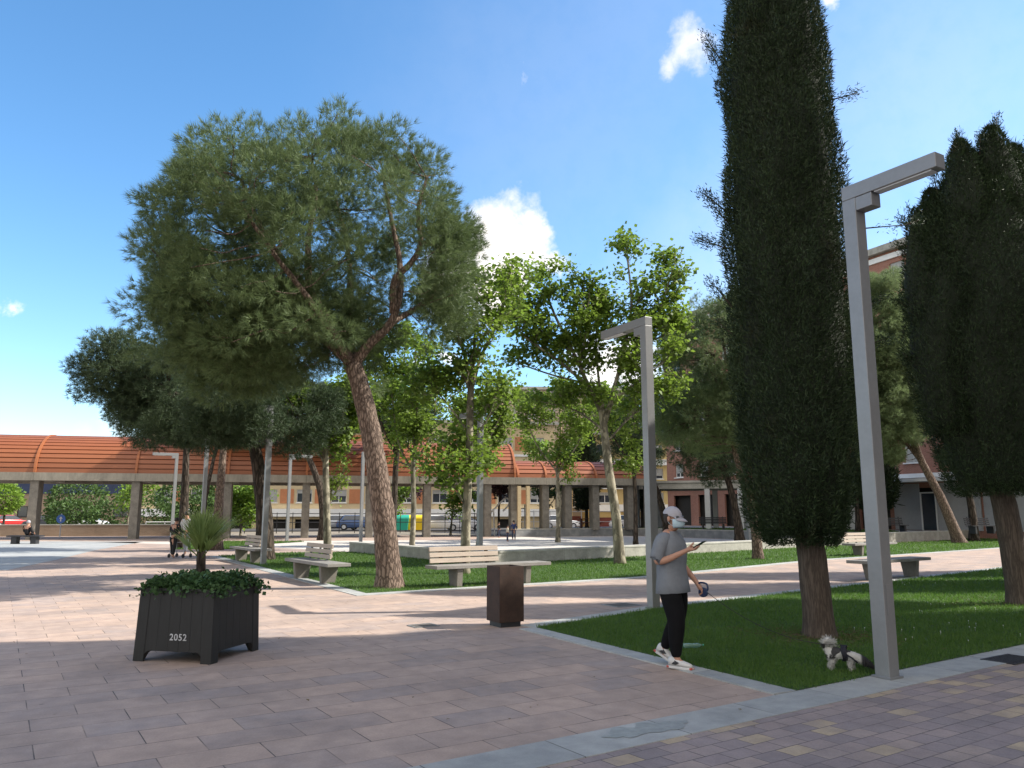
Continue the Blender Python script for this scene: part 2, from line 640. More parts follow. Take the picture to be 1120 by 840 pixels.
# near right: small mixed blocks behind a granite band
kl = [(-4.2, 2.93), (-.48, 5.5), (2.58, 7.59), (6.3, 10.19), (14, 15.55), (34, 29.4)]
sheet("block_paving", [(-4.2, 2.5), (34, 29.0), (60, 40), (60, -40), (-12, -40), (-12, -2.8)], .004, M['block'])
strip("kerb", kl[::-1], .46, -.05, .010, M['granite'])

wp = [(math.cos(a) * (.42 + .16 * noise.noise(Vector((math.cos(a) * 2, math.sin(a) * 2, 4)))), math.sin(a) * (.12 + .09 * noise.noise(Vector((math.cos(a) * 3, math.sin(a) * 3, 9))))) for a in [2 * math.pi * k / 48 for k in range(48)]]
wc = G(708, 799)
ca_, sa_ = math.cos(R(34.5)), math.sin(R(34.5))
sheet("wet_patch", [(wc[0] + p[0] * ca_ - p[1] * sa_, wc[1] + p[0] * sa_ + p[1] * ca_) for p in wp], .0135, plain("wet_granite", (.29, .302, .288), .45, .25, 20, .1))
LA = [(2.585, 7.595), (6.3, 10.19), (14, 15.55), (24, 22.48), (22, 30.4), (11.6, 21.6), (6.64, 17.48), (2.50, 14.0), (.34, 11.69)]
lawn_a = sheet("lawn", LA, .014, M['lawn'])
strip("kerb", [(2.585, 7.60), (.34, 11.69)], .27, -.05, .014, M['granite'])
strip("kerb", [(.34, 11.69), (2.50, 14.0), (6.64, 17.48), (11.6, 21.6), (22, 30.4)], .32, -.05, .012, M['granite'])

WC, WL, WR = (-1.0, 25.7), (-6.9, 34.4), (18.8, 43.2)
LB = [(-2.95, 16.6), (3.2, 20.9), (10.38, 28.4), (17, 33.6), (25, 40.2), (36, 49), (34, 56), (24, 47), WR, (14.3, 39.2), WC, WL, (-9.4, 33.6), (-11.3, 31.2)]
lawn_b = sheet("lawn", LB, .014, M['lawn'])
strip("kerb", [(-11.3, 31.2), (-2.95, 16.6), (3.2, 20.9), (10.38, 28.4), (17, 33.6), (25, 40.2), (36, 49)][::-1], .32, -.05, .012, M['granite'])
LC = [(-19.5, 47.3), (-15.3, 36.8), (-12.2, 37.2), (-13.5, 41.5), (-12, 47)]
lawn_c = sheet("lawn", LC, .014, M['lawn'])

# raised ground behind the basin
PF = [(.2, 57.2), (9, 61), (15.5, 50.5), (20.5, 45.6), (24.5, 49.2), (33, 56)]
m = MB()
m.prism([(.2, 57.2), (9, 60.7), (15.7, 50.3), (20.5, 45.9), (24.5, 49.5), (33, 56.3), (70, 60), (70, 120), (.2, 66)], -.03, .46)
o = m.build("terrace", M['pale'])
o['kind'] = 'structure'
LD = [(.6, 58.2), (9.2, 61.6), (16.2, 50.8), (20.6, 46.9), (24.0, 50), (27, 58), (12, 66), (.6, 62)]
lawn_d = sheet("lawn", LD, .474, M['lawn'])


def wall(name, label, a, b, w, h, mat, z0=-.02, group=None):
    """a low wall with a proud coping"""
    t = thing(name, label, 'wall', (a[0], a[1], 0), math.atan2(b[1] - a[1], b[0] - a[0]), group)
    L = math.hypot(b[0] - a[0], b[1] - a[1])
    mb = MB()
    n = max(1, int(L / 3.2))
    for i in range(n):
        x0, x1 = L * i / n + .004, L * (i + 1) / n - .004
        mb.box(((x0 + x1) / 2, w / 2, z0 + (h - .07 - z0) / 2), (x1 - x0, w, h - .07 - z0))
    mb.build("wall_body", mat, t)
    mb = MB()
    for i in range(n):
        x0, x1 = L * i / n + .003, L * (i + 1) / n - .003
        mb.box(((x0 + x1) / 2, w / 2, h - .035), (x1 - x0, w + .03, .07))
    mb.build("coping", M['concrete'], t, bevel=.008)
    return t


wall("concrete_wall", "low grey concrete wall of the basin running back to the left behind the big leaning pine", WL, WC, .4, .43, M['old_concrete'])
wall("concrete_wall", "long low concrete wall striped with sun behind the person and the slim plane trunk", (-.63, 25.84), (18.8, 43.2), .4, .43, M['old_concrete'])
wall("concrete_wall", "bluish low wall on the far side of the basin in front of the orange pergola", (.2, 56.8), (9, 60.5), .4, .56, M['pale'])
wall("concrete_wall", "low retaining wall at the far right of the basin below the portico", (9.2, 60.1), (15.4, 50.0), .4, .56, M['pale'])
wall("concrete_wall", "grey retaining wall in front of the white shop steps", (15.7, 49.6), (20.4, 45.4), .4, .56, M['pale'])
wall("concrete_wall", "retaining wall under the white shop front behind the leaning trunks", (20.6, 45.2), (33, 55.6), .4, .56, M['old_concrete'])

M['beam'] = plain('streaked_concrete_beam', (.245, .225, .185), .9, .35, 1.2, .3, stretch=(1, 1, .3))
M['column'] = plain('shade_toned_column', (.19, .175, .15), .9, .4, 2.5, .4)  # concrete darkened for the shade under the roof, mottled by noise
# ------------------------------------------------------------------ the orange pergola
PD = Vector((32.2, 7.5, 0)).normalized()       # along the pergola
PN = Vector((PD.y, -PD.x, 0))                  # towards the camera
P0 = Vector((-32.2, 50.0, 0))


def along(px, base=P0):
    """where the vertical plane through a photo column meets the pergola's front"""
    k = (px - 560) / FPX * .992
    s = (k * base.y - base.x) / (PD.x - k * PD.y)
    return s


rust = new_mat("terracotta_slats")
m_, t_, p_, o_ = rust
v_ = coords(t_)
n_ = tnoise(t_, v_, .7, 5)
n2_ = tnoise(t_, coords(t_, scale=(.3, 6, 6)), 3, 3)
t_.links.new(mixc(t_, mixc(t_, .5, n_, n2_), (.195, .062, .027), (.305, .102, .038)), p_.inputs['Base Color'])
p_.inputs['Roughness'].default_value = .5
M['terracotta'] = m_
M['terracotta_dark'] = plain("terracotta_rib", (.30, .10, .036), .55, .15, 3, .05)

perg = thing("pergola", "long concrete pergola with a curved orange slatted roof across the far side of the square", 'pergola',
             P0, math.atan2(PD.y, PD.x))
DEP = 6.0
S_BIG = along(562)
S_END = along(712)


def vault(s0, s1, rise, zs, n, name):
    mb = MB()
    pts = []
    for k in range(n):
        a0, a1 = math.pi * k / n, math.pi * (k + 1) / n
        f = lambda a, r=1.0: (DEP / 2 - math.cos(a) * (DEP / 2 + .1) * r, zs + math.sin(a) * rise * r)
        am = a0 + (a1 - a0) * .78
        pts += [f(a0), f(am), f(am, .965), f(a1, .965)]
    pts.append(f(math.pi))
    # thickness below
    vs, fs = [], []
    for s in (s0, s1):
        for y, z in pts:
            vs.append((s, y, z))
    n_p = len(pts)
    for i in range(n_p - 1):
        fs.append((i, n_p + i, n_p + i + 1, i + 1))
    o = len(vs)
    inner = [(DEP / 2 + (y - DEP / 2) * .93, zs + (z - zs) * .93) for y, z in pts[::4]]
    for s in (s0, s1):
        for y, z in inner:
            vs.append((s, y, z))
    k = len(inner)
    for i in range(k - 1):
        fs.append((o + i, o + i + 1, o + k + i + 1, o + k + i))
    for e, (a_, b_) in enumerate(((0, o), (n_p, o + k))):
        for i in range(k - 1):
            q = [a_ + 4 * i, a_ + 4 * i + 1, a_ + 4 * i + 2, a_ + 4 * i + 3, a_ + 4 * i + 4, b_ + i + 1, b_ + i]
            fs.append(tuple(q if e else q[::-1]))
    mb.add(vs, fs)
    return mb.build(name, M['terracotta'], perg)


def rib(s, rise, zs):
    mb = MB()
    pr = []
    for k in range(25):
        a = math.pi * k / 24
        pr.append((DEP / 2 - math.cos(a) * (DEP / 2 + .2), zs + math.sin(a) * (rise + .045)))
    for k in range(24, -1, -1):
        a = math.pi * k / 24
        pr.append((DEP / 2 - math.cos(a) * (DEP / 2 + .02), zs + math.sin(a) * (rise - .04)))
    n = len(pr)
    vs = [(s - .075, y, z) for y, z in pr] + [(s + .075, y, z) for y, z in pr]
    fs = []
    for i in range(24):
        j = n - 1 - i
        fs += [(i, i + 1, j - 1, j), (n + j, n + j - 1, n + i + 1, n + i), (i, n + i, n + i + 1, i + 1), (j, j - 1, n + j - 1, n + j)]
    mb.add(vs, fs)
    return mb.build("rib", M['terracotta_dark'], perg)


S_L = along(-110)
cols_px = [-75, 37, 148, 249, 335, 405, 468, 534, 563, 597, 622, 652, 690, 712]
svals = [along(p) for p in cols_px]
for i in range(len(svals) - 1):
    a_, b_ = svals[i], svals[i + 1]
    big = b_ <= S_BIG + .5
    vault(a_, b_, 2.62 if big else 1.38, 4.18, 25 if big else 13, "roof")
for i, s in enumerate(svals):
    if s <= S_BIG + .5:
        rib(s, 2.62, 4.18)
    if s >= S_BIG - .5:
        rib(s + (.24 if abs(s - S_BIG) < .5 else 0), 1.38, 4.18)
for i in range(len(svals) - 1):
    for yy in (.0, DEP):
        mb = MB()
        L = svals[i + 1] - svals[i]
        mb.box((svals[i] + L / 2, yy, 3.93), (L - .012, .5, .5))
        mb.build("beam", M['beam'], perg)
for s in svals:
    mb = MB()
    z0 = .44 if s > S_BIG - 1 else -.02
    mb.box((s, .5, (3.68 + z0) / 2), (.50, .95, 3.68 - z0))
    mb.build("column", M['column'], perg, bevel=.02)
    mb = MB()
    mb.box((s, DEP / 2, 3.95), (.3, DEP - .52, .40))
    mb.build("cross_beam", M['concrete'], perg)

# flat grey portico to the right of it
port = thing("portico", "flat grey concrete portico on slim columns in front of the red brick block", 'portico', (10.2, 62.5, .46), math.atan2(-5.0, 13.5))
mb = MB(); mb.box((7.6, 0, 3.25), (15.8, .4, .45)); mb.build("beam", M['concrete'], port)
mb = MB(); mb.box((7.6, 2.6, 3.56), (16.2, 5.8, .16)); mb.build("roof_slab", M['concrete'], port)
mb = MB(); mb.box((7.6, 5.2, 3.25), (15.8, .4, .45)); mb.build("beam", M['concrete'], port)
for x in (.3, 4.9, 7.3, 11.4, 14.9):
    for y in (0, 5.2):
        mb = MB(); mb.box((x, y, 1.51), (.38, .38, 3.03)); mb.build("column", M['pale_steel'], port)


# ------------------------------------------------------------------ buildings
def facade(L, H, holes, depth=.18):
    """wall in the xz plane (front at y=0, facing -y) with real openings"""
    xs = sorted({0, L} | {h[0] for h in holes} | {h[1] for h in holes})
    zs = sorted({0, H} | {h[2] for h in holes} | {h[3] for h in holes})
    mb = MB()
    idx = {}

    def vid(x, z):
        if (x, z) not in idx:
            idx[(x, z)] = len(mb.v)
            mb.v.append((x, 0, z))
        return idx[(x, z)]
    H_ = np.array(holes) if holes else np.zeros((0, 4))
    for i in range(len(xs) - 1):
        for j in range(len(zs) - 1):
            cx, cz = (xs[i] + xs[i + 1]) / 2, (zs[j] + zs[j + 1]) / 2
            if len(H_) and np.any((H_[:, 0] < cx) & (cx < H_[:, 1]) & (H_[:, 2] < cz) & (cz < H_[:, 3])):
                continue
            mb.f.append((vid(xs[i], zs[j]), vid(xs[i + 1], zs[j]), vid(xs[i + 1], zs[j + 1]), vid(xs[i], zs[j + 1])))
            mb.m.append(0)
    for x0, x1, z0, z1 in holes:
        a = [(x0, 0, z0), (x1, 0, z0), (x1, 0, z1), (x0, 0, z1)]
        b = [(p[0], depth, p[2]) for p in a]
        mb.add(a + b, [(0, 4, 5, 1), (1, 5, 6, 2), (2, 6, 7, 3), (3, 7, 4, 0)])
    return mb


_win = {}


def window(parent, x, z, w, h, shut, fm, sm, key):
    """frame with a sill; pane and part-drawn roller shutter are its sub-parts"""
    k = (key, round(w, 2), round(h, 2))
    if k not in _win:
        mb = MB()
        t = .07
        mb.box((0, .14, t / 2), (w, .07, t)); mb.box((0, .14, h - t / 2), (w, .07, t))
        for xx in (-w / 2 + t / 2, 0, w / 2 - t / 2):
            mb.box((xx, .142, h / 2), (t, .07, h - 2 * t))
        mb.box((0, -.04, -.045), (w + .16, .22, .085))
        f = mb.build("window", fm, parent)
        g = MB().box((0, .17, h / 2), (w - .02, .015, h - .02)).build("pane", M['glass'], f)
        _win[k] = (f.data, g.data)
        for o in (f, g):
            bpy.data.objects.remove(o)
    fd, gd = _win[k]
    f = link("window", fd, parent)
    f.location = (x, 0, z)
    link("pane", gd, f)
    if shut > 0:
        kk = (key, 'sh', round(w, 2), round(h, 2), round(shut, 1))
        if kk not in _win:
            mb = MB()
            hh = h * round(shut, 1)
            n = max(2, int(hh / .09))
            for i in range(n):
                mb.box((0, .095, h - hh + hh * (i + .5) / n), (w - .04, .02, hh / n * .82))
            s = mb.build("shutter", sm, f)
            _win[kk] = s.data
            bpy.data.objects.remove(s)
        link("shutter", _win[kk], f)
    return f


def block(name, label, org, ang, L, D, H, mat, wins, fm=None, sm=None, key='', roofmat=None, bands=(), bandmat=None, holes=(), side_l=(), cornice=.35):
    """apartment block: local x along its front, local -y towards the viewer"""
    t = thing(name, label, 'building', (*org, 0) if len(org) == 2 else org, ang)
    hs = [(x - w / 2, x + w / 2, z, z + h) for x, z, w, h in wins] + list(holes)
    f = facade(L, H, hs)
    f.add([(0, 0, 0), (L, 0, 0), (L, D, 0), (0, D, 0), (0, 0, H), (L, 0, H), (L, D, H), (0, D, H)],
          [(1, 2, 6, 5), (2, 3, 7, 6), (3, 0, 4, 7), (4, 5, 6, 7)])
    f.build("wall", mat, t)
    # one near-black sheet, the unlit rooms behind the openings painted flat
    MB().box((L / 2, .6, H / 2), (L - .1, .02, H - .1)).build("room_shade", M['room'], t)
    r = random.Random(name + label)
    for x, z, w, h in wins:
        window(t, x, z, w, h, r.choice((0, 0, .3, .5, .7, 1)), fm or M['white'], sm or M['shutter'], key)
    mb = MB()
    mb.box((L / 2, D / 2, H + cornice / 2), (L + 1.0, D + 1.0, cornice))
    mb.build("roof", roofmat or M['concrete'], t)
    for z, h, p in bands:
        MB().box((L / 2, -p / 2 - .003, z + h / 2), (L, p, h)).build("band", bandmat or M['white'], t)
    return t


def brick(name, c1, c2, mortar, bw=.25, rh=.07):
    m, t, p, o = new_mat(name)
    tcn = t.nodes.new("ShaderNodeTexCoord")
    sep = t.nodes.new("ShaderNodeSeparateXYZ")
    t.links.new(tcn.outputs['Object'], sep.inputs[0])
    ad = nd(t, "ShaderNodeMath", operation='ADD')
    t.links.new(sep.outputs[0], ad.inputs[0]); t.links.new(sep.outputs[1], ad.inputs[1])
    cb = t.nodes.new("ShaderNodeCombineXYZ")
    t.links.new(ad.outputs[0], cb.inputs[0]); t.links.new(sep.outputs[2], cb.inputs[1])
    br = nd(t, "ShaderNodeTexBrick", Scale=1.0)
    br.inputs['Brick Width'].default_value = bw
    br.inputs['Row Height'].default_value = rh
    br.inputs['Mortar Size'].default_value = .008
    br.inputs['Color1'].default_value = (*c1, 1)
    br.inputs['Color2'].default_value = (*c2, 1)
    br.inputs['Mortar'].default_value = (*mortar, 1)
    t.links.new(cb.outputs[0], br.inputs['Vector'])
    n = tnoise(t, coords(t), .35, 5)
    t.links.new(mixc(t, .5, br.outputs['Color'], ramp(t, n, [(.3, (.6, .6, .6)), (.7, (1.15, 1.15, 1.15))]), 'MULTIPLY'), p.inputs['Base Color'])
    p.inputs['Roughness'].default_value = .85
    return m


M['brick'] = brick("red_brick", (.28, .10, .065), (.34, .13, .085), (.30, .25, .2))
M['brown_brick'] = brick("brown_brick", (.27, .19, .13), (.33, .24, .17), (.3, .27, .22))
M['orange_brick'] = plain("orange_brick_panel", (.46, .19, .09), .85, .15, 2, .1)
M['cream'] = plain("cream_render", (.55, .44, .27), .9, .12, .6, .1)
M['yellow'] = plain("ochre_render", (.56, .42, .19), .9, .12, .6, .1)
M['greybrown'] = plain("grey_brown_cladding", (.33, .27, .215), .9, .15, .8, .1)
M['shutter'] = plain("grey_shutter", (.42, .42, .40), .6, .08, 2, 0)
M['room'] = plain("unlit_dark", (.03, .028, .025), .9, .2, 1, 0)
M['navy'] = plain("navy_cladding", (.02, .035, .09), .5, .3, 1, 0)
M['shop_dark'] = plain("dark_shop_front", (.05, .04, .038), .5, .5, .5, 0)
M['shop_red'] = plain("dark_red_shop_front", (.14, .035, .028), .5, .3, .5, 0)

# cream and orange apartments straight behind the pergola
wins = []
L1 = 46.0
for fl in range(3):
    for c in range(12):
        wins.append((2.1 + c * 3.8, 4.6 + fl * 3.1, 1.7, 1.45))
shopholes = [(1.2 + i * 3.8, 3.2 + i * 3.8 + .9, .1, 2.75) for i in range(11)]
ob = block("apartment_building", "cream apartment building with orange panels behind the curved orange pergola", (-40.5, 88.0, -1.75), R(8), L1, 12, 13.8, M['cream'], wins,
           key='a', bands=((3.05, .85, .5), (6.9, .25, .12), (10.0, .25, .12)), holes=shopholes)
for fl in range(3):
    for c in range(11):
        MB().box((4.0 + c * 3.8, -.035, 5.3 + fl * 3.1), (1.5, .06, 1.6)).build("panel", M['orange_brick'], ob)
MB().box((8, .9, 1.4), (12, .05, 2.7)).build("shop_front", M['shop_dark'], ob)
for x in (26, 33.5):
    MB().box((x, -.7, 7.0), (3.4, 1.4, .2)).build("balcony", M['white'], ob)
    mb = MB()
    for k in range(18):
        mb.box((x - 1.62 + k * .19, -1.36, 7.6), (.03, .03, 1.0))
    mb.box((x, -1.36, 8.12), (3.4, .05, .05))
    mb.build("railing", M['dark_metal'], ob)

# tall grey-brown block
wins = [(1.6 + c * 2.6, 4.2 + fl * 2.9, .95, 1.25) for fl in range(6) for c in range(7)]
ob = block("apartment_building", "tall grey brown apartment block with small windows above the pergola end", (-1.6, 104, -1.75), R(4), 18.5, 12, 19.6, M['greybrown'], wins, key='b')
for i in range(14):
    MB().box((.35 + i * 1.3 + .0, -.05, 10.4), (.16, .1, 16)).build("fin", M['cream'], ob)
MB().box((9, -.06, 1.6), (18.4, .1, 2.9)).build("shop_front", M['shop_red'], ob)
# ochre building with white bands
wins = [(2.0 + c * 3.3, 4.7 + fl * 3.0, 1.9, 1.3) for fl in range(3) for c in range(5)]
ob = block("apartment_building", "low ochre yellow building with white balcony bands right of the pergola end", (9.6, 100, -1.75), R(6), 17, 12, 13.2, M['yellow'], wins, key='c',
           bands=((3.7, .8, .7), (6.4, .7, .7), (9.4, .7, .7)))
MB().box((8.5, -.06, 1.5), (16.8, .1, 2.8)).build("shop_front", M['shop_red'], ob)
# left: dark pavilion with navy strip
wins = [(2.5 + c * 4.4, 1.2, 2.6, 1.5) for c in range(14)]
ob = block("pavilion", "long dark low building with a navy blue strip far behind the pergola columns at left", (-112, 112), R(6), 66, 14, 6.6, M['brown_brick'], wins, key='d',
           fm=M['dark_metal'], bands=((4.5, 1.6, .25),), bandmat=M['navy'])

# red brick block down the right-hand side of the square
O4 = Vector((15.9, 82, 0))
D4 = Vector((33.6 - 15.9, 46.5 - 82, 0))
LB4 = D4.length - 1.2
wins = [(2.0 + c * 3.75, 5.2 + fl * 2.7, 1.25, 1.35) for fl in range(6) for c in range(10)]
gh = [(1.0 + c * 3.75, 3.6 + c * 3.75, .5, 3.4) for c in range(8)]
ob = block("apartment_building", "long red brick apartment block along the right side of the square behind the cypresses", (15.9, 82), math.atan2(D4.y, D4.x), LB4, 13, 21.0,
           M['brick'], wins, key='e', roofmat=M['old_concrete'], bands=((4.1, .3, .35), (20.4, .4, .12)), holes=gh, cornice=.5)
# white shop front on its ground floor
for x0, x1 in ((26.5, 28.6), (29.9, 33.0), (33.2, 36.4), (36.6, 38.3)):
    MB().box(((x0 + x1) / 2, -.05, 2.1), (x1 - x0, .08, 3.2)).build("marble_panel", M['stone_white'], ob)
MB().box((32, -.75, 3.9), (12.6, 1.5, .22)).build("canopy", M['white'], ob)
d_ = MB().box((29.25, -.02, 1.75), (1.2, .06, 2.5)).build("door", M['glass'], ob)
mb = MB()
for xx in (28.68, 29.82):
    mb.box((xx, -.06, 1.75), (.09, .1, 2.6))
mb.box((29.25, -.06, 3.05), (1.24, .1, .09))
mb.build("door_frame", M['white'], d_)
# chimney and stair tower of brown brick on its roof

an = thing("roof_antenna", "thin metal antenna on the roof of the brick block between the two cypresses", 'antenna', tuple(ob.matrix_basis @ Vector((0, 0, 0))))
an.location = O4 + D4.normalized() * 23.5 + Vector((1.0, .5, 21.5))
mb = MB(); mb.tube([(0, 0, 0), (0, 0, 4.4)], .03, 6); mb.build("mast", M['pale_steel'], an)
for z, l in ((4.2, .9), (3.2, 1.3), (2.2, 1.0)):
    mb = MB(); mb.tube([(-l, 0, z - .2), (l * .6, .0, z + .1)], .018, 5)
    for k in range(5):
        mb.tube([(-l + k * l * .33, -.3, z - .2 + k * .06), (-l + k * l * .33, .3, z - .2 + k * .06)], .012, 4)
    mb.build("element", M['pale_steel'], an)

# block behind the camera on the right: it throws the shade over the near paving
wins = [(2.2 + c * 3.6, 4.4 + fl * 3.0, 1.3, 1.4) for fl in range(7) for c in range(6)]
block("apartment_building", "brick apartment block beside the mauve paving that shades the near corner of the square", (19.0, 11.85), R(-90), 25, 16, 25.0, M['brown_brick'], wins, key='f')
# ------------------------------------------------------------------ trees
def smooth_path(pts, n=5):
    """Catmull-Rom through the points"""
    P = [Vector(p) for p in pts]
    if len(P) < 3:
        return P
    P = [P[0] * 2 - P[1]] + P + [P[-1] * 2 - P[-2]]
    out = []
    for i in range(1, len(P) - 2):
        for k in range(n):
            t = k / n
            a, b, c, d = P[i - 1:i + 3]
            out.append(.5 * ((2 * b) + (c - a) * t + (2 * a - 5 * b + 4 * c - d) * t * t + (3 * b - a - 3 * c + d) * t ** 3))
    out.append(P[-2])
    return out


def limb(mb, pts, r0, r1, n=8, sub=4, rough=.0, flare=0.0):
    P = smooth_path(pts, sub)
    k = len(P) - 1
    rad = []
    for i in range(k + 1):
        t = i / k
        r = r0 + (r1 - r0) * t ** .85
        if flare:
            r *= 1 + flare * math.exp(-t * 14)
        rad.append(r)
    o = len(mb.v)
    mb.tube(P, rad, n)
    if rough:
        for i in range(o, len(mb.v)):
            v = Vector(mb.v[i])
            q = noise.noise_vector(v * 3.1) * rough + noise.noise_vector(v * 9) * rough * .4
            mb.v[i] = tuple(v + q)
    return P


def wander(a, b, bow=.15, up=0.0, n=3, r=random):
    """points from a to b that stray a little"""
    a, b = Vector(a), Vector(b)
    L = (b - a).length
    out = [a]
    for i in range(1, n):
        t = i / n
        p = a.lerp(b, t) + Vector((r.uniform(-1, 1), r.uniform(-1, 1), r.uniform(-.6, .6))) * L * bow * .5
        p.z += up * L * math.sin(math.pi * t)
        out.append(p)
    out.append(b)
    return out


def needles(name, cl, mat, parent, per=85, k=12, L=.14, Wd=.008, spread=.85, upbias=.35, center=None):
    """crown of needle tufts; cl = list of (centre, radius)"""
    C, A = [], []
    for c, r in cl:
        n = max(6, int(per * (r / .7) ** 2))
        d = unit(rng.normal(size=(n, 3)))
        rr = r * rng.uniform(.25, 1.0, n) ** .55
        p = np.array(c) + d * rr[:, None] * np.array([1, 1, .72])
        a = d + np.array([0, 0, upbias])
        if center is not None:
            a = a + .6 * unit(p - np.array(center))
        C.append(p); A.append(unit(a))
    C, A = np.concatenate(C), np.concatenate(A)
    n = len(C)
    Cn = np.repeat(C, k, axis=0) + rng.normal(size=(n * k, 3)) * .02
    D = unit(np.repeat(A, k, axis=0) + spread * rng.normal(size=(n * k, 3)) * .75)
    V, F = blades(Cn, D, L * rng.uniform(.7, 1.15, n * k), np.full(n * k, Wd))
    return np_mesh(name, V, F, mat, parent)


def shell_clumps(c, rad, n, r, lo=.62, hi=1.0, rot=0.0, cut=None, seed=1, rv=.3):
    g = np.random.default_rng(seed)
    out = []
    M3 = Matrix.Rotation(rot, 3, 'Y')
    tries = 0
    while len(out) < n and tries < n * 30:
        tries += 1
        d = Vector(g.normal(size=3)).normalized()
        s = g.uniform(lo ** 3, hi ** 3) ** (1 / 3)
        p = M3 @ Vector((d.x * rad[0] * s, d.y * rad[1] * s, d.z * rad[2] * s))
        if cut and cut(p):
            continue
        out.append((Vector(c) + p, r * g.uniform(1 - rv, 1 + rv)))
    return out


def twigs(mb, cl, hubs, r0=.035, n=5, every=1, rough=0.0, seed=3):
    """a bough from the nearest hub (a point on a limb) to every clump"""
    rr = random.Random(seed)
    for i, (c, r) in enumerate(cl):
        if i % every:
            continue
        h = min(hubs, key=lambda q: (q - c).length + .6 * max(0, q.z - c.z))
        limb(mb, wander(h, c, .22, -.06, 3, rr), r0 * min(2.0, max(.6, (h - c).length / 1.5)), .008, n, 3)


# the big leaning umbrella pine in front
bx, by = -2.70, 17.9
t = thing("pine_tree", "big umbrella pine with leaning furrowed trunk and broad rounded crown", 'tree', (bx, by, 0))
mb = MB()
fork = Vector((-.98, .2, 5.0))
trunk = [(.02, 0, -.1), (-.02, 0, .5), (-.14, .02, 1.4), (-.30, .05, 2.4), (-.52, .1, 3.5), (-.80, .16, 4.5), fork]
limb(mb, trunk, .285, .205, 20, 7, .022, .42)
hubs = []
for pts, r0 in (
        ([fork, (-1.6, .3, 5.55), (-2.5, .2, 5.95), (-3.5, .1, 6.3), (-4.7, .3, 6.9)], .14),
        ([fork, (-1.35, -.1, 5.7), (-1.9, -.5, 6.6), (-2.7, -1.0, 7.6), (-3.3, -1.3, 8.9)], .13),
        ([fork, (-1.15, .6, 5.8), (-1.3, 1.2, 7.0), (-1.5, 1.6, 8.3), (-1.9, 1.8, 9.7)], .12),
        ([fork, (-.62, .1, 5.45), (-.12, .05, 5.95), (.08, .1, 6.7), (.04, .2, 7.5), (-.2, .3, 8.6), (-.4, .2, 9.6)], .14),
        ([(-.05, .05, 6.2), (.0, -.2, 6.9), (.38, -.4, 7.25), (.62, -.5, 7.7), (.55, -.6, 8.4), (.75, -.7, 9.2)], .10),
        ([fork, (-1.3, -.6, 5.6), (-1.7, -1.3, 6.2), (-2.3, -2.0, 7.0), (-2.9, -2.4, 7.9)], .10),
        ([(-2.5, .2, 5.95), (-3.2, 1.2, 6.6), (-3.9, 1.7, 7.4), (-4.5, 1.6, 8.6)], .085),
        ([(-1.9, -.5, 6.6), (-2.0, -.3, 7.9), (-1.9, -.2, 9.0), (-2.1, 0, 10.0)], .09),
        ([(-.12, .05, 5.95), (.5, .8, 6.6), (1.0, 1.3, 7.3), (1.3, 1.3, 8.3)], .075)):
    P = limb(mb, pts, r0, .035, 9, 5, .012)
    hubs += P[3:]
crown_c = Vector((-1.95, .25, 7.55))
cut = lambda p: (p.z < -1.7 and p.x > -1.2 and p.length < 3.3) or (p.z < -1.5 and p.x > 1.6) or (p.x > 1.0 and p.x < 2.6 and -1.6 < p.z < .05 and p.y < .6)
cl = shell_clumps(crown_c + Vector((-.1, 0, .05)), (3.85, 3.5, 3.32), 350, .47, .80, 1.0, R(-6), cut, 5)
cl += shell_clumps(crown_c + Vector((-.2, 0, .4)), (2.9, 2.7, 2.4), 90, .5, .3, .95, 0, None, 6)
cl += shell_clumps(Vector((-2.4, 1.0, 5.75)), (1.9, 1.7, .9), 50, .5, .3, 1.0, 0, None, 8)
cl += shell_clumps(Vector((-3.6, .3, 5.95)), (2.35, 2.3, 1.5), 105, .55, .3, 1.0, 0, None, 9)
cl += [(Vector((-5.55, .2, 7.6)), .5), (Vector((-5.95, -.2, 7.9)), .36), (Vector((-5.9, 0, 6.75)), .38), (Vector((-5.3, .2, 7.0)), .5), (Vector((-5.7, .3, 7.3)), .4),
       (Vector((-4.9, -.3, 6.0)), .55), (Vector((-4.3, -.6, 5.4)), .6), (Vector((-3.5, -.8, 5.15)), .6), (Vector((-4.9, .4, 5.2)), .5), (Vector((-2.9, .7, 5.1)), .5),
       (Vector((-4.6, .2, 9.7)), .5), (Vector((-4.0, .1, 10.2)), .55), (Vector((1.35, .5, 5.95)), .4), (Vector((.9, .8, 5.6)), .4), (Vector((1.7, .2, 6.4)), .36)]
twigs(mb, cl, hubs, .022, 5, 2)
mb.build("trunk", M['bark_pine'], t, True)
needles("crown", [(c, r) for c, r in cl], M['pine'], t, 120, 16, .185, .0100, .62, .5, crown_c)


def pine(x, y, trunk, crowns, label, r0=.2, mat='pine_dark', barkm='bark_dark', seed=1, per=130, k=10, L=.18, Wd=.016, nclump=60, cr=.6, group=None, base=0.0, lo=.55):
    t = thing("pine_tree", label, 'tree', (x, y, base), 0, group)
    mb = MB()
    P = limb(mb, [(0, 0, -.1)] + trunk, r0, r0 * .45, 12, 5, .015, .35)
    hubs = list(P[len(P) // 2:])
    cl = []
    for i, (c, rad, n) in enumerate(crowns):
        Q = limb(mb, wander(P[int(len(P) * .75)], c, .15, .05, 3, random.Random(seed + i)), r0 * .4, .03, 7, 4)
        hubs += Q
        cl += shell_clumps(c, rad, n, cr, lo, 1.0, 0, None, seed * 10 + i)
    twigs(mb, cl, hubs, .028, 5, 2, 0, seed)
    mb.build("trunk", M[barkm], t, True)
    c0 = sum((Vector(c[0]) for c in crowns), Vector()) / len(crowns)
    needles("crown", cl, M[mat], t, per, k, L, Wd, .9, .35, c0)
    return t


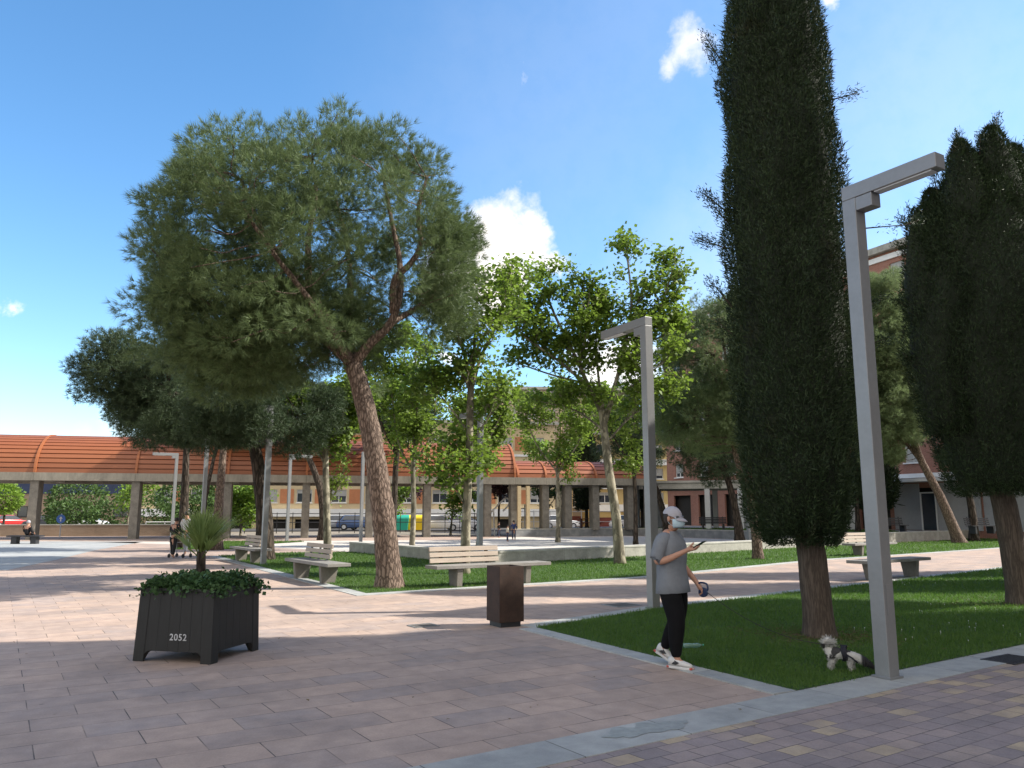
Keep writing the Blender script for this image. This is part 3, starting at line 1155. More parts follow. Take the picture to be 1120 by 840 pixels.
# the dark pines behind it on the left
pine(-8.75, 28.6, [(.0, 0, 1.2), (-.25, 0, 2.8), (-.55, 0, 4.2), (-.8, .1, 5.2)],
     [((-2.4, .3, 6.0), (3.5, 2.6, 2.1), 95), ((-5.3, -.3, 6.6), (1.7, 1.4, 1.15), 34), ((-5.9, -.5, 7.3), (.9, .8, .75), 10), ((-3.0, .2, 5.0), (2.6, 1.8, 1.0), 42), ((-.1, -3.0, 5.1), (1.8, 1.2, 1.15), 50), ((1.0, 0, 5.1), (1.8, 1.6, 1.4), 30)],
     "dark thick trunked pine with low spreading crown beside the bench behind the planter", .36, seed=2, per=150)
pine(-13.3, 36.5, [(0, 0, 2), (.05, 0, 4), (.1, 0, 6)], [((0, 0, 7.9), (3.0, 2.6, 2.0), 70), ((-1.6, 0, 6.6), (1.8, 1.5, 1.0), 22)],
     "tall slim pine whose sunlit bare trunk rises right of the nearer white lamp at left", .26, seed=3, barkm='bark_pine')
pine(-15.4, 37.8, [(0, 0, 2), (-.05, 0, 4), (-.1, 0, 6)], [((-.4, 0, 7.8), (2.8, 2.6, 1.9), 65), ((-2.2, 0, 6.5), (1.6, 1.4, .9), 22)],
     "slim dark trunked pine rising left of the nearer white lamp at left", .25, seed=4, barkm='bark_dark')
pine(-19.6, 51.2, [(0, 0, 2), (.15, .3, 4), (.3, .9, 6.4)], [((.5, 2.4, 8.7), (3.1, 2.5, 1.8), 150)],
     "farther slim pine standing between the two slim trunks at left", .2, seed=5)
pine(-11.7, 50.0, [(0, 0, 1.5), (-.35, 0, 3.4), (-1.3, 0, 5.6), (-2.0, 0, 7.0)], [((-3.0, 3.4, 8.6), (3.8, 2.8, 2.1), 190), ((.6, 1.5, 8.2), (2.4, 2.0, 1.6), 60), ((3.6, 4.2, 8.3), (3.0, 2.2, 1.6), 90)],
     "dark pine with a bent leaning trunk behind the slatted bench at left", .3, seed=6)
# pines on the right behind the second lamp
pine(8.72, 28.8, [(-.05, 0, 1.0), (-.25, .05, 2.4), (-.6, .1, 3.8), (-.85, .1, 5.2), (-.95, .1, 6.4)],
     [((-1.2, .2, 7.4), (2.0, 1.9, 2.2), 110), ((-1.8, .2, 5.2), (2.0, 1.8, 1.5), 80), ((.8, .3, 6.6), (1.7, 1.6, 2.4), 60), ((-.6, 0, 9.2), (.9, .9, .7), 12)],
     "grey green pine with thin leaning trunk just left of the tall cypress", .19, 'pine_grey', 'bark_pine', 7, 150, 11, .15, .014, 60, .5, lo=.35)
pine(12.8, 45.5, [(-.1, 0, 1.2), (-.4, 0, 3.0), (-.9, 0, 4.6)], [((-1.0, 0, 7.0), (3.0, 2.4, 3.2), 90), ((-1.4, 0, 4.6), (2.0, 1.8, 1.2), 36)],
     "dark bushy pine with its crown hanging low in front of the red brick gable", .3, 'pine_dark', seed=8, base=0)
pine(9.6, 50, [(-.15, 0, 1.4), (-.7, 0, 3.4), (-1.2, 0, 5.2)], [((-1.6, 0, 7.4), (3.0, 2.5, 2.8), 80), ((-3.0, 0, 6.0), (1.6, 1.6, 1.3), 22)],
     "dark pine with leaning trunk right behind the second grey lamp", .28, 'pine_dark', seed=9)
pine(24.6, 44.5, [(-.35, 0, 1.0), (-.9, 0, 2.6), (-1.7, 0, 4.4), (-2.3, 0, 6.0)],
     [((-4.0, .3, 7.0), (2.4, 2.2, 2.6), 110), ((-4.2, .2, 11.0), (2.5, 2.3, 2.9), 120), ((-2.0, .5, 9.3), (2.4, 2.3, 3.5), 120), ((-3.2, 0, 14.0), (2.0, 1.8, 1.5), 44), ((-5.6, -.3, 8.6), (1.6, 1.6, 2.2), 40)],
     "tall sunlit pine with a thick leaning reddish trunk seen between the two front cypresses", .34, 'pine_grey', 'bark_pine', 11, 150, 11, .2, .019, 70, .6, lo=.3)
pine(26.8, 47.0, [(.05, 0, 1.5), (-.1, 0, 3.2), (-.3, 0, 5)], [((-.2, 0, 7.2), (2.6, 2.4, 3.0), 70)],
     "dark straight pine just right of the leaning reddish trunk", .28, 'pine_dark', 'bark_dark', 12)
pine(21.6, 50.5, [(.05, 0, 1.5), (.1, 0, 2.8)], [((0, 0, 4.6), (1.9, 1.8, 2.6), 80)],
     "small bushy dark pine on the terrace left of the leaning reddish trunk", .18, 'pine_dark', 'bark_dark', 13, base=.46)


# ---- broadleaved trees
def broadleaf(x, y, stems, label, leaf='plane', barkm='bark_plane', n_leaf=3600, L=.17, r0=.12, seed=1, spread=.36, height_bias=.0, group=None, base=0, levels=3, name="plane_tree", kids=(3, 5), ln=(.9, 1.5), tip=.02, sub=5):
    """stems: polylines of the trunk and main limbs (radius at foot)"""
    rr = random.Random(seed)
    t = thing(name, label, 'tree', (x, y, base), 0, group)
    mb = MB()
    ends = []

    def grow(p, d, length, rad, lev):
        q = p + d * length
        mid = p.lerp(q, .5) + Vector((rr.uniform(-.1, .1), rr.uniform(-.1, .1), rr.uniform(-.02, .1))) * length
        limb(mb, [p, mid, q], rad, rad * .55, 5 if lev else 6, 3)
        ends.append((q, lev)); ends.append((p.lerp(q, .6), lev))
        if lev < levels:
            for _ in range(rr.randint(*kids) - lev):
                nd_ = (d + Vector((rr.uniform(-1, 1), rr.uniform(-1, 1), rr.uniform(-.35, .75))) * .85).normalized()
                grow(p.lerp(q, rr.uniform(.45, 1)), nd_, length * rr.uniform(.5, .8), rad * .55, lev + 1)

    for k, (pts, ra, rb, a) in enumerate(stems):
        P = limb(mb, pts, ra, rb, 10, 5, .008 if ra > .07 else 0, .3 if k == 0 else 0)
        i0 = int(len(P) * a)
        for i in range(i0, len(P)):
            for _ in range(1 if rr.random() < .75 else 2):
                ang = rr.uniform(0, 2 * math.pi)
                d = Vector((math.cos(ang), math.sin(ang), rr.uniform(.3, 1.5))).normalized()
                grow(P[i], d, rr.uniform(*ln) * (1 - .35 * i / len(P)), max(.014, rb * .5), 1)
        grow(P[-1], (P[-1] - P[-2]).normalized(), ln[0] * .7, rb * .8, 1)
    mb.build("trunk", M[barkm], t, True)
    E = np.array([tuple(e[0]) for e in ends])
    w = np.array([.35 + .4 * e[1] for e in ends]); w /= w.sum()
    c = E[rng.choice(len(E), n_leaf, p=w)]
    c = c + rng.normal(size=(n_leaf, 3)) * np.array([spread, spread, spread * .75]) * .55
    D = unit(rng.normal(size=(n_leaf, 3)) * np.array([1, 1, .6]) + np.array([0, 0, -.25]))
    N = unit(rng.normal(size=(n_leaf, 3)) * .6 + np.array([0, 0, 1.0]))
    ll = L * rng.uniform(.6, 1.2, n_leaf)
    V, F = leaves(c, D, ll, ll * .9, N, .12)
    np_mesh("crown", V, F, M[leaf], t)
    return t


# plane with the slim pale trunk in the middle
broadleaf(-1.28, 21.9, [([(0, 0, -.1), (.04, 0, 1.5), (.1, 0, 3.2), (.12, .02, 4.7), (.16, 0, 5.6)], .135, .085, .8),
                        ([(.14, 0, 5.0), (.42, .1, 6.0), (.9, .2, 7.1), (1.2, .2, 8.3)], .06, .025, .3),
                        ([(.14, 0, 5.2), (-.12, .1, 6.2), (-.4, 0, 7.0), (-.75, 0, 7.6)], .05, .022, .3),
                        ([(.15, 0, 5.5), (.25, -.2, 6.5), (.3, -.3, 7.6)], .05, .022, .3),
                        ([(.1, 0, 3.8), (-.5, .2, 4.6), (-1.0, .3, 5.2)], .03, .015, .4), ([(.06, 0, 2.2), (-.15, -.1, 2.8), (-.2, -.1, 3.3)], .018, .01, .3), ([(.05, 0, 1.6), (-.12, -.12, 2.1), (-.15, -.15, 2.5)], .015, .01, .3), ([(.1, 0, 3.4), (.6, .1, 4.2), (1.1, .1, 4.8)], .03, .015, .4)],
          "slim pale trunked plane tree directly behind the long slatted bench", n_leaf=7800, L=.145, seed=21, ln=(.5, 1.0), spread=.32)
# the larger forked plane
broadleaf(3.48, 26.2, [([(0, 0, -.1), (-.1, 0, 1.5), (-.3, 0, 3.0), (-.42, 0, 4.2), (-.5, 0, 5.0)], .17, .12, .95),
                       ([(-.5, 0, 4.9), (-.95, .1, 5.9), (-1.4, .2, 7.0), (-2.0, .1, 8.2), (-2.4, .2, 9.3)], .09, .03, .3),
                       ([(-.42, 0, 4.5), (-.1, .1, 5.6), (.3, .2, 7.0), (.6, .2, 8.6), (.5, .2, 10.4)], .09, .03, .35),
                       ([(.1, .1, 6.2), (.8, 0, 7.2), (1.5, -.1, 8.4), (2.0, 0, 9.8)], .06, .025, .2),
                       ([(-.9, .1, 5.8), (-1.9, -.2, 6.6), (-2.9, -.3, 7.3), (-3.6, -.3, 8.0)], .06, .025, .3),
                       ([(-1.2, .15, 6.5), (-1.0, -.3, 7.6), (-.9, -.4, 8.8)], .05, .025, .3),
                       ([(.3, .2, 7.0), (1.2, .5, 7.4), (2.0, .6, 7.8)], .045, .02, .3), ([(-.95, .1, 5.9), (-2.0, .3, 6.2), (-3.2, .3, 6.6)], .045, .02, .3), ([(-1.4, .2, 7.0), (-2.6, .1, 7.8), (-3.4, 0, 9.0)], .05, .02, .3), ([(0, 0, 5.4), (.8, -.2, 6.0), (1.6, -.3, 6.6)], .045, .02, .3), ([(-.5, .2, 5.4), (-.6, .5, 7.2), (-.5, .5, 8.6)], .05, .02, .3), ([(-.42, 0, 4.3), (-1.3, .3, 5.0), (-2.3, .4, 5.3)], .04, .02, .35), ([(-.3, 0, 4.0), (.6, .3, 4.9), (1.5, .4, 5.4)], .04, .02, .35)],
          "tall forked plane tree with bright open crown left of the second grey lamp", n_leaf=17500, L=.16, seed=24, ln=(.55, 1.05), spread=.34)
# young planes farther back
broadleaf(-1.7, 41, [([(0, 0, -.1), (.1, 0, 2.0), (.05, 0, 3.6)], .12, .09, .95),
                     ([(.05, 0, 3.5), (-.35, 0, 5.0), (-.8, 0, 6.6)], .06, .03, .35), ([(.05, 0, 3.6), (.45, 0, 5.2), (1.3, 0, 7.0)], .06, .03, .35)],
          "young plane tree with a low forked trunk in front of the pergola end", n_leaf=8000, L=.2, seed=23, ln=(.8, 1.4), spread=.45)
broadleaf(-6.7, 29.6, [([(0, 0, -.1), (-.1, 0, 1.6), (-.2, 0, 3.2), (-.25, 0, 4.2)], .15, .1, .7),
                       ([(-.2, 0, 3.4), (-.9, 0, 4.5), (-1.3, 0, 5.8)], .06, .025, .3), ([(-.25, 0, 4.0), (.3, 0, 5.0), (.5, .2, 6.3)], .06, .025, .3)],
          "plane tree with pale trunk beside the slatted bench behind the big pine's lean", n_leaf=5000, L=.17, seed=26, ln=(.6, 1.1), spread=.4)
broadleaf(-5.4, 36.5, [([(0, 0, -.1), (.05, 0, 2.0), (.1, 0, 4.0), (.25, 0, 5.4)], .16, .11, .7),
                       ([(.1, 0, 4.2), (-.7, 0, 6.0), (-1.0, 0, 8.4)], .06, .025, .3), ([(.2, 0, 4.6), (.9, 0, 6.2), (1.5, 0, 8.6)], .06, .025, .3), ([(.2, 0, 5.0), (.3, 0, 7.2), (.4, 0, 9.6)], .06, .025, .3)],
          "plane tree just right of the big pine's trunk, its lower boughs over the orange roof", n_leaf=9000, L=.18, seed=27, ln=(.7, 1.3), spread=.42, barkm='bark_dark')
broadleaf(-11.8, 52, [([(0, 0, -.1), (-.05, 0, 1.8), (.1, 0, 3.2)], .09, .05, .6), ([(.0, 0, 2.4), (.5, 0, 3.3), (.8, 0, 4.2)], .04, .02, .3)],
          "thin sapling with pale trunk left of the big pine's trunk", n_leaf=500, L=.2, seed=28, ln=(.5, .8), spread=.35)
broadleaf(-3.9, 31.5, [([(0, 0, -.1), (.05, 0, 1.8), (.0, 0, 3.4), (.1, 0, 4.6)], .11, .08, .6), ([(0, 0, 3.2), (-.6, 0, 4.4), (-.9, 0, 6.2)], .045, .02, .3), ([(.05, 0, 3.6), (.7, 0, 4.8), (.9, 0, 6.8)], .045, .02, .3), ([(.1, 0, 4.4), (.1, 0, 6.0), (.0, 0, 8.0)], .045, .02, .3)],
          "slim plane tree between the big pine's trunk and the pale trunked plane", n_leaf=4200, L=.17, seed=41, ln=(.6, 1.0), spread=.4)
broadleaf(2.6, 46, [([(0, 0, -.1), (.05, 0, 2.0), (.0, 0, 4.2)], .14, .1, .8), ([(0, 0, 4.0), (-1.2, 0, 5.6), (-1.9, 0, 7.6)], .06, .025, .3), ([(0, 0, 4.2), (.2, 0, 6.4), (.1, 0, 8.6)], .06, .025, .3), ([(0, 0, 4.0), (1.2, 0, 5.6), (1.8, 0, 7.4)], .06, .025, .3)],
          "farther plane tree inside the basin, screening the grey brown tower", n_leaf=7000, L=.19, seed=42, ln=(.8, 1.3), spread=.45)
broadleaf(6.4, 42, [([(0, 0, -.1), (.05, 0, 2.0), (.0, 0, 4.4)], .13, .1, .8), ([(0, 0, 4.0), (-1.0, 0, 5.6), (-1.4, 0, 7.4)], .06, .025, .3), ([(0, 0, 4.2), (.9, 0, 6.0), (1.3, 0, 7.8)], .06, .025, .3)],
          "farther plane tree behind the forked plane's trunk, left of the second lamp", n_leaf=5200, L=.19, seed=43, ln=(.7, 1.2), spread=.42, barkm='bark_dark')
# bright young trees seen under and over the pergola
broadleaf(-20.3, 60.5, [([(0, 0, -.1), (0, 0, .9), (0, 0, 2.2)], .1, .05, .3), ([(0, 0, .8), (.8, 0, 1.8), (.9, 0, 3.0)], .05, .02, .2), ([(0, 0, .8), (-.7, 0, 1.8), (-.8, 0, 3.0)], .05, .02, .2)],
          "bright lime green bushy tree under the pergola behind the palm planter", 'bright_leaf', n_leaf=2600, L=.26, seed=31, ln=(.6, 1.0), spread=.6, name="bushy_tree")
for x, y, h, s, lab in ((-9.5, 64, 3.2, 32, "bright green small tree under the pergola right of the big pine's trunk"),
                        (-4.8, 63, 2.4, 33, "bright green ivy clad sapling under the pergola left of the slim plane trunk"),
                        (-30.5, 64, 3.4, 34, "yellow green young tree behind the white railing at left")):
    broadleaf(x, y, [([(0, 0, -.1), (.1, 0, h * .5), (.2, 0, h)], .09, .05, .4), ([(.05, 0, h * .5), (.9, 0, h * .9), (1.3, 0, h * 1.1)], .05, .02, .2)], lab, 'bright_leaf',
              n_leaf=1100, L=.24, seed=s, ln=(.6, 1.0), spread=.5, name="young_tree")
broadleaf(4.4, 72, [([(0, 0, -.1), (0, 0, 3), (0, 0, 5)], .16, .1, .7), ([(0, 0, 4.4), (-1.6, 0, 5.6), (-2.2, 0, 6.6)], .07, .03, .2), ([(0, 0, 4.4), (1.4, 0, 5.8), (1.9, 0, 6.6)], .07, .03, .2)],
          "leafy bright green tree showing above the low end of the orange roof", 'bright_leaf', n_leaf=3000, L=.3, seed=35, ln=(1.0, 1.5), spread=.7, base=.4, name="leafy_tree")
for x, y, lab, s in ((-1.0, 61.5, "dark purple leaved small tree under the pergola's tall end", 36), (-8.2, 66, "purple leaved small tree beside the ivy clad sapling", 37)):
    broadleaf(x, y, [([(0, 0, -.1), (0, 0, 2.0), (.1, 0, 3.2)], .1, .06, .7)], lab, 'purple_leaf', 'bark_dark', n_leaf=900, L=.22, seed=s, ln=(.7, 1.1), spread=.5, name="purple_tree")
broadleaf(2.8, 66, [([(0, 0, -.1), (0, 0, 1.2), (0, 0, 1.6)], .12, .1, .9)] + [([(0, 0, 1.5), (.7 * math.cos(a), .7 * math.sin(a), 2.4), (.95 * math.cos(a), .95 * math.sin(a), 3.5)], .04, .015, .5) for a in (0, 1.2, 2.5, 3.8, 5.0)],
          "pruned vase shaped tree between the low pergola columns", 'hedge_leaf', 'bark_dark', n_leaf=1300, L=.2, seed=38, ln=(.3, .5), spread=.3, base=.45, name="vase_tree")


# ---- round and clipped plants
def clump(name, label, cat, x, y, c, rad, n, L, mat, seed=1, stem=None, base=0.0, group=None, flat=.0):
    g = np.random.default_rng(seed)
    t = thing(name, label, cat, (x, y, base), 0, group)
    d = unit(g.normal(size=(n, 3)))
    if flat:
        d[:, 2] = np.abs(d[:, 2]) * (1 - flat) + d[:, 2] * flat
    s = g.uniform(.45, 1.0, n) ** .4
    nz = np.array([noise.noise(Vector(q) * 2.3 + Vector((seed, 0, 0))) for q in d])
    p = np.array(c) + d * (s * (1 + .22 * nz))[:, None] * np.array(rad)
    D = unit(d + g.normal(size=(n, 3)) * .8)
    ll = L * g.uniform(.6, 1.25, n)
    V, F = leaves(p, D, ll, ll * .7, None, .2)
    np_mesh("crown", V, F, mat, t)
    mb = MB()
    if stem:
        limb(mb, [(0, 0, -.1), (.02, 0, c[2] * .5), (0, 0, c[2])], stem, stem * .8, 8, 4)
    gg = random.Random(seed)
    for _ in range(14):
        q = Vector((gg.gauss(0, 1), gg.gauss(0, 1), abs(gg.gauss(0, 1)))).normalized()
        e = Vector(c) + Vector((q.x * rad[0], q.y * rad[1], q.z * rad[2])) * .8
        limb(mb, wander((0, 0, max(.02, c[2] - rad[2] * .8)), e, .2, 0, 3, gg), .03, .008, 5, 3)
    mb.build("stem", M['bark_dark'], t, True)
    return t


clump("round_tree", "round bright green clipped tree on a thin stem at the left edge", 'tree', -37.8, 60, (0, 0, 2.75), (1.15, 1.15, 1.15), 2000, .22, M['bright_leaf'], 41, .09)
for i, (x, y, w, h, mat, lab) in enumerate(((-36, 66, 2.2, 1.3, 'hedge_leaf', "rounded green shrub behind the left pergola column"),
                                             (-31.5, 68, 3.4, 1.7, 'hedge_leaf', "wide dark green shrub behind the blue round sign"),
                                             (-26.5, 70, 3.2, 1.5, 'hedge_leaf', "low dark green shrub left of the white car"))):
    clump("shrub", lab, 'shrub', x, y, (0, 0, h * .75 + .5), (w, 1.6, h), 2200, .24, M[mat], 50 + i, group="shrubs behind the pergola")
for i, (x, y, h, lab) in enumerate(((-29.2, 72, 3.0, "dense dark green street tree left of the second pergola column"), (-25.6, 73, 3.2, "dense dark green street tree right of the second pergola column"),
                                    (-40, 74, 2.9, "dense green street tree at the far left behind the round tree"))):
    clump("street_tree", lab, 'tree', x, y, (0, 0, h), (2.6, 2.2, 2.0), 3000, .26, M['hedge_leaf'], 60 + i, .14, group="street trees behind the pergola")


# ---- cypresses
def cypress(x, y, z0, top, prof, label, seed, n=26000, r_tr=.2, lean=(0, 0), extra=(), L=.15, cols=None, Wd=.034, trunk_h=None, base=0.0, small=False):
    """prof: radius as a function of 0..1 up the crown; extra: sprigs that stick out"""
    g = np.random.default_rng(seed)
    t = thing("cypress_tree", label, 'tree', (x, y, base))
    mb = MB()
    th = trunk_h or z0 + .9
    limb(mb, [(0, 0, -.1), (lean[0] * .2, lean[1] * .2, th * .35), (lean[0] * .55, lean[1] * .5, th * .75), (lean[0], lean[1], th)], r_tr, r_tr * .82, 16, 6, .014, .3)
    limb(mb, [(lean[0], lean[1], th - .1), (lean[0], lean[1], (th + top) / 2), (lean[0], lean[1], top - .6)], r_tr * .8, .03, 8, 4)
    cols = cols or [(lean[0], lean[1], z0, top, prof, 1.0)]
    Ps, Ds, Ls = [], [], []
    core = []
    for cx, cy, a, b, pf, share in cols:
        m = int(n * share)
        h = g.uniform(0, 1, m)
        th_ = g.uniform(0, 2 * math.pi, m)
        rad = np.array([pf(q) for q in h])
        ca, sa = np.cos(th_), np.sin(th_)
        z = a + (b - a) * h
        lump = np.array([noise.noise(Vector((c_ * 1.6, s_ * 1.6, z_ * .9 + seed))) * .20 + noise.noise(Vector((c_ * 4, s_ * 4, z_ * 1.5 + seed))) * .17 + noise.noise(Vector((c_ * 9, s_ * 9, z_ * 4 + seed))) * .07 for c_, s_, z_ in zip(ca, sa, z)])
        rr = rad * (1 + lump) * (1.03 - .24 * g.uniform(0, 1, m) ** 1.5)
        P = np.stack([cx + ca * rr, cy + sa * rr, z], 1)
        D = np.stack([ca * .55, sa * .55, np.full(m, .75)], 1) + g.normal(size=(m, 3)) * .6
        lg_ = g.uniform(0, 1, m) < .05
        D[lg_] += np.stack([ca, sa, np.full(m, .3)], 1)[lg_] * .8
        Ps.append(P); Ds.append(unit(D)); Ls.append(L * g.uniform(.5, 1.35, m) * np.where(lg_, 1.9, 1))
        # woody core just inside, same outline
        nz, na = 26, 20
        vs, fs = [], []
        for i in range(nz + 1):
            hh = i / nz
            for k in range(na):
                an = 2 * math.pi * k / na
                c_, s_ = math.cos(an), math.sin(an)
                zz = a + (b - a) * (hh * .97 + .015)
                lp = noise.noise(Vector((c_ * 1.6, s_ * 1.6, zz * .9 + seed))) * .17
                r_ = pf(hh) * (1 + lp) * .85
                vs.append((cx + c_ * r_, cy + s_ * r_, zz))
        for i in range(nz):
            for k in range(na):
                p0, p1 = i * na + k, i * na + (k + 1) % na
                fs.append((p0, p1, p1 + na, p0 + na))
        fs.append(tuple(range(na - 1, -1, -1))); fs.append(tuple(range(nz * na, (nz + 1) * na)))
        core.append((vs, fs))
    for (ex, ey, ez), (dx, dy, dz), ln, k in extra:
        k = k * 3
        d = Vector((dx, dy, dz)).normalized()
        limb(mb, [Vector((ex, ey, ez)), Vector((ex, ey, ez)) + d * ln], .012, .005, 5, 3)
        s = g.uniform(.35, 1.05, k)
        P = np.array([ex, ey, ez]) + np.array(d) * (s * ln)[:, None] + g.normal(size=(k, 3)) * .05
        Ps.append(P); Ds.append(unit(np.array(d) + g.normal(size=(k, 3)) * .6)); Ls.append(L * g.uniform(.6, 1.1, k))
    P, D, LL = np.concatenate(Ps), np.concatenate(Ds), np.concatenate(Ls)
    V, F = leaves(P, D, LL, np.full(len(LL), Wd), None, .25)
    cr = np_mesh("crown", V, F, M['cypress'], t)
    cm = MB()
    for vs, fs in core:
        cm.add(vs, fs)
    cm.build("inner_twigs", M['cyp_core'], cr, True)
    mb.build("trunk", M['bark_cyp'], t, True)
    return t


def colprof(r, bot=.10, topk=.16, taper=.12):
    def f(h):
        a = min(1, (h / bot)) ** .5 if h < bot else 1
        b = min(1, ((1 - h) / topk)) ** .62 if h > 1 - topk else 1
        return r * (.55 + .45 * a) * max(.03, b) * (1 - taper * h)
    return f


def front_prof(h):
    return float(np.interp(h, [0, .03, .08, .2, .4, .6, .75, .85, .93, 1], [.42, .60, .66, .74, .80, .77, .72, .58, .38, .03]))


cypress(4.02, 10.77, 1.18, 10.8, front_prof, "tall dense columnar cypress whose top leaves the picture, on the shaded lawn beside the dog", 71, 170000, .2, (-.16, 0), L=.066, Wd=.0135,
        extra=[((-.9, .1, 8.2), (-.5, 0, .9), .5, 70), ((-.98, -.1, 7.9), (-.35, 0, .9), .4, 60), ((-.98, 0, 5.85), (-.6, .1, .6), .42, 90), ((-1.0, 0, 5.3), (-.7, .1, .3), .4, 90), ((-.9, 0, 5.6), (-.6, 0, .8), .4, 80),
               ((-.95, 0, 4.45), (-.5, .1, .7), .45, 90), ((-.9, 0, 4.0), (-.5, .1, .5), .35, 80), ((.62, 0, 7.55), (.9, 0, .25), .42, 45), ((.85, -.1, 5.55), (.9, 0, .08), .75, 22), ((1.5, -.1, 5.6), (.8, 0, .3), .22, 50),
               ((.82, 0, 4.4), (.8, 0, .4), .4, 70), ((.9, 0, 3.9), (.8, 0, .3), .35, 70)])
cypress(9.05, 14.55, 1.75, 8.7, None, "broad dark cypress with ragged double top and splayed bare stems at the right edge", 72, 170000, .23, (-.30, 0), L=.08, Wd=.0155, trunk_h=2.5,
        cols=[(-.10, 0, 1.9, 8.45, colprof(1.2, .30, .26, .04), .45), (-1.0, -.05, 3.0, 7.75, colprof(.66, .3, .45, .0), .15), (.85, .1, 2.2, 8.1, colprof(1.0, .3, .3, .05), .23), (.15, -.25, 6.0, 8.95, colprof(.58, .2, .5, 0), .07), (-.50, -.3, 6.0, 8.65, colprof(.52, .2, .5, 0), .06), (-1.35, -.1, 5.0, 7.35, colprof(.36, .2, .6, 0), .02), (.6, -.2, 6.2, 8.6, colprof(.5, .2, .5, 0), .05)],
        extra=[((-1.3, 0, 7.0), (-.3, 0, 1), .4, 60), ((-.95, -.2, 7.6), (-.15, 0, 1), .5, 60), ((-.5, -.3, 8.4), (-.1, 0, 1), .4, 60), ((.2, -.3, 8.75), (.15, 0, 1), .35, 60), ((-.2, -.4, 8.3), (.1, 0, 1), .4, 60), ((.75, -.3, 8.3), (.3, 0, 1), .4, 60), ((-1.5, 0, 6.4), (-.6, 0, .8), .35, 60), ((-1.5, -.1, 6.9), (-.5, 0, .8), .3, 50), ((-1.55, 0, 5.4), (-.7, 0, .5), .35, 70), ((-1.5, 0, 4.3), (-.6, 0, .6), .35, 70), ((1.2, 0, 7.7), (.9, 0, .7), .8, 60), ((1.3, 0, 7.2), (.9, 0, .3), .8, 60)])
# two unseen of the row shade the path, one added shades the lawn
cypress(14.6, 18.6, 1.3, 14.0, colprof(1.5, .1, .25, .14), "columnar cypress third in the row along the shaded lawn, beyond the bench slab", 73, 40000, .22, L=.14, Wd=.03)
cypress(19.9, 22.6, 1.3, 14.5, colprof(1.35, .1, .25, .14), "columnar cypress fourth in the row along the shaded lawn, beyond the right edge", 78, 12000, .22, L=.26, Wd=.06)
cypress(12.6, 12.35, 1.3, 12.0, colprof(1.75, .1, .3, .14), "thick unseen cypress added by the granite band to shade the near lawn", 74, 45000, .25, L=.12, Wd=.026)
# pruned small ones by the pergola
for x, y, b, h, r, s, lab in ((6.2, 67, .46, 8.8, 1.1, 75, "dark clipped cypress on a bare stem behind the low end of the orange pergola"),
                              (10.9, 67.5, .46, 8.2, .95, 76, "dark clipped cypress on a bare stem behind the far thin lamp"),
                              (24.8, 55, .46, 6.4, 1.5, 77, "dark clipped conifer in front of the white shop front")):
    cypress(x, y, 1.4, h, colprof(r, .25, .5, .1), lab, s, 5000, .16, L=.34, Wd=.10, base=b)
# ------------------------------------------------------------------ lamps
def make_lamp(label, loc, rz, w=.16, group="angular lamp posts of the square", proto=[], arm=1.24):
    if proto and arm == 1.24:
        return copy_tree(proto[0], loc, rz, label)
    t = thing("lamp_post", label, 'street lamp', loc, rz, group)
    h = 5.10
    MB().box((0, 0, (h - .16) / 2), (w, w, h - .16)).build("post", M['galv'], t, bevel=.006)
    MB().box((arm / 2, 0, h - .08), (arm + w, w, .155)).build("arm", M['galv'], t, bevel=.006)
    MB().box((w / 2 + .095, 0, h - .16 - .075), (.19, w * .96, .146)).build("bracket", M['galv'], t, bevel=.006)
    MB().box((arm - .30, 0, h - .163), (.62, w * .7, .014)).build("light_panel", M['lampglass'], t)
    mb = MB()
    mb.box((0, 0, .012), (w + .05, w + .05, .02))
    mb.build("base_plate", M['galv'], t, bevel=.003)
    MB().box((w / 2 + .001, 0, .75), (.006, w * .55, .3)).build("hatch", M['galv'], t)
    if arm == 1.24:
        proto.append(t)
    return t


def ang(v):
    return math.atan2(v.y, v.x)


make_lamp("grey square lamp post nearest the camera, its foot beside the dog", (3.70, 8.20, .008), ang(Vector((.52, -.854, 0))), arm=.90)
make_lamp("grey square lamp post standing right behind the person looking at the phone", (2.42, 14.02, .008), ang(Vector((-.47, .88, 0))))
make_lamp("grey lamp post in the shade in front of the thick dark pine trunk at left", (-7.95, 26.0, .008), ang(-VX))
make_lamp("grey lamp post rising behind the long slatted bench next to the slim plane trunk", (-1.08, 27.1, .01), ang(-UX))
make_lamp("white lit lamp post with its arm to the left above the palm, nearer of two", (-13.65, 35.6, 0), ang(-VX))
make_lamp("white lit lamp post, arm to the left, farther and lower than the nearer white one", (-19.6, 46.6, 0), ang(-VX))
make_lamp("white lit lamp post with its arm to the right left of the big pine's trunk", (-13.2, 47.5, 0), ang(VX))
make_lamp("lamp post half hidden just left of the big leaning pine trunk", (-8.5, 45.5, 0), ang(VX))
make_lamp("thin pale lamp post on the raised lawn between the two dark clipped cypresses", (9.9, 63, .46), ang(-UX))
make_lamp("thin pale lamp post seen through the portico columns behind the leaning grey pine", (13.6, 46.5, 0), ang(-UX))


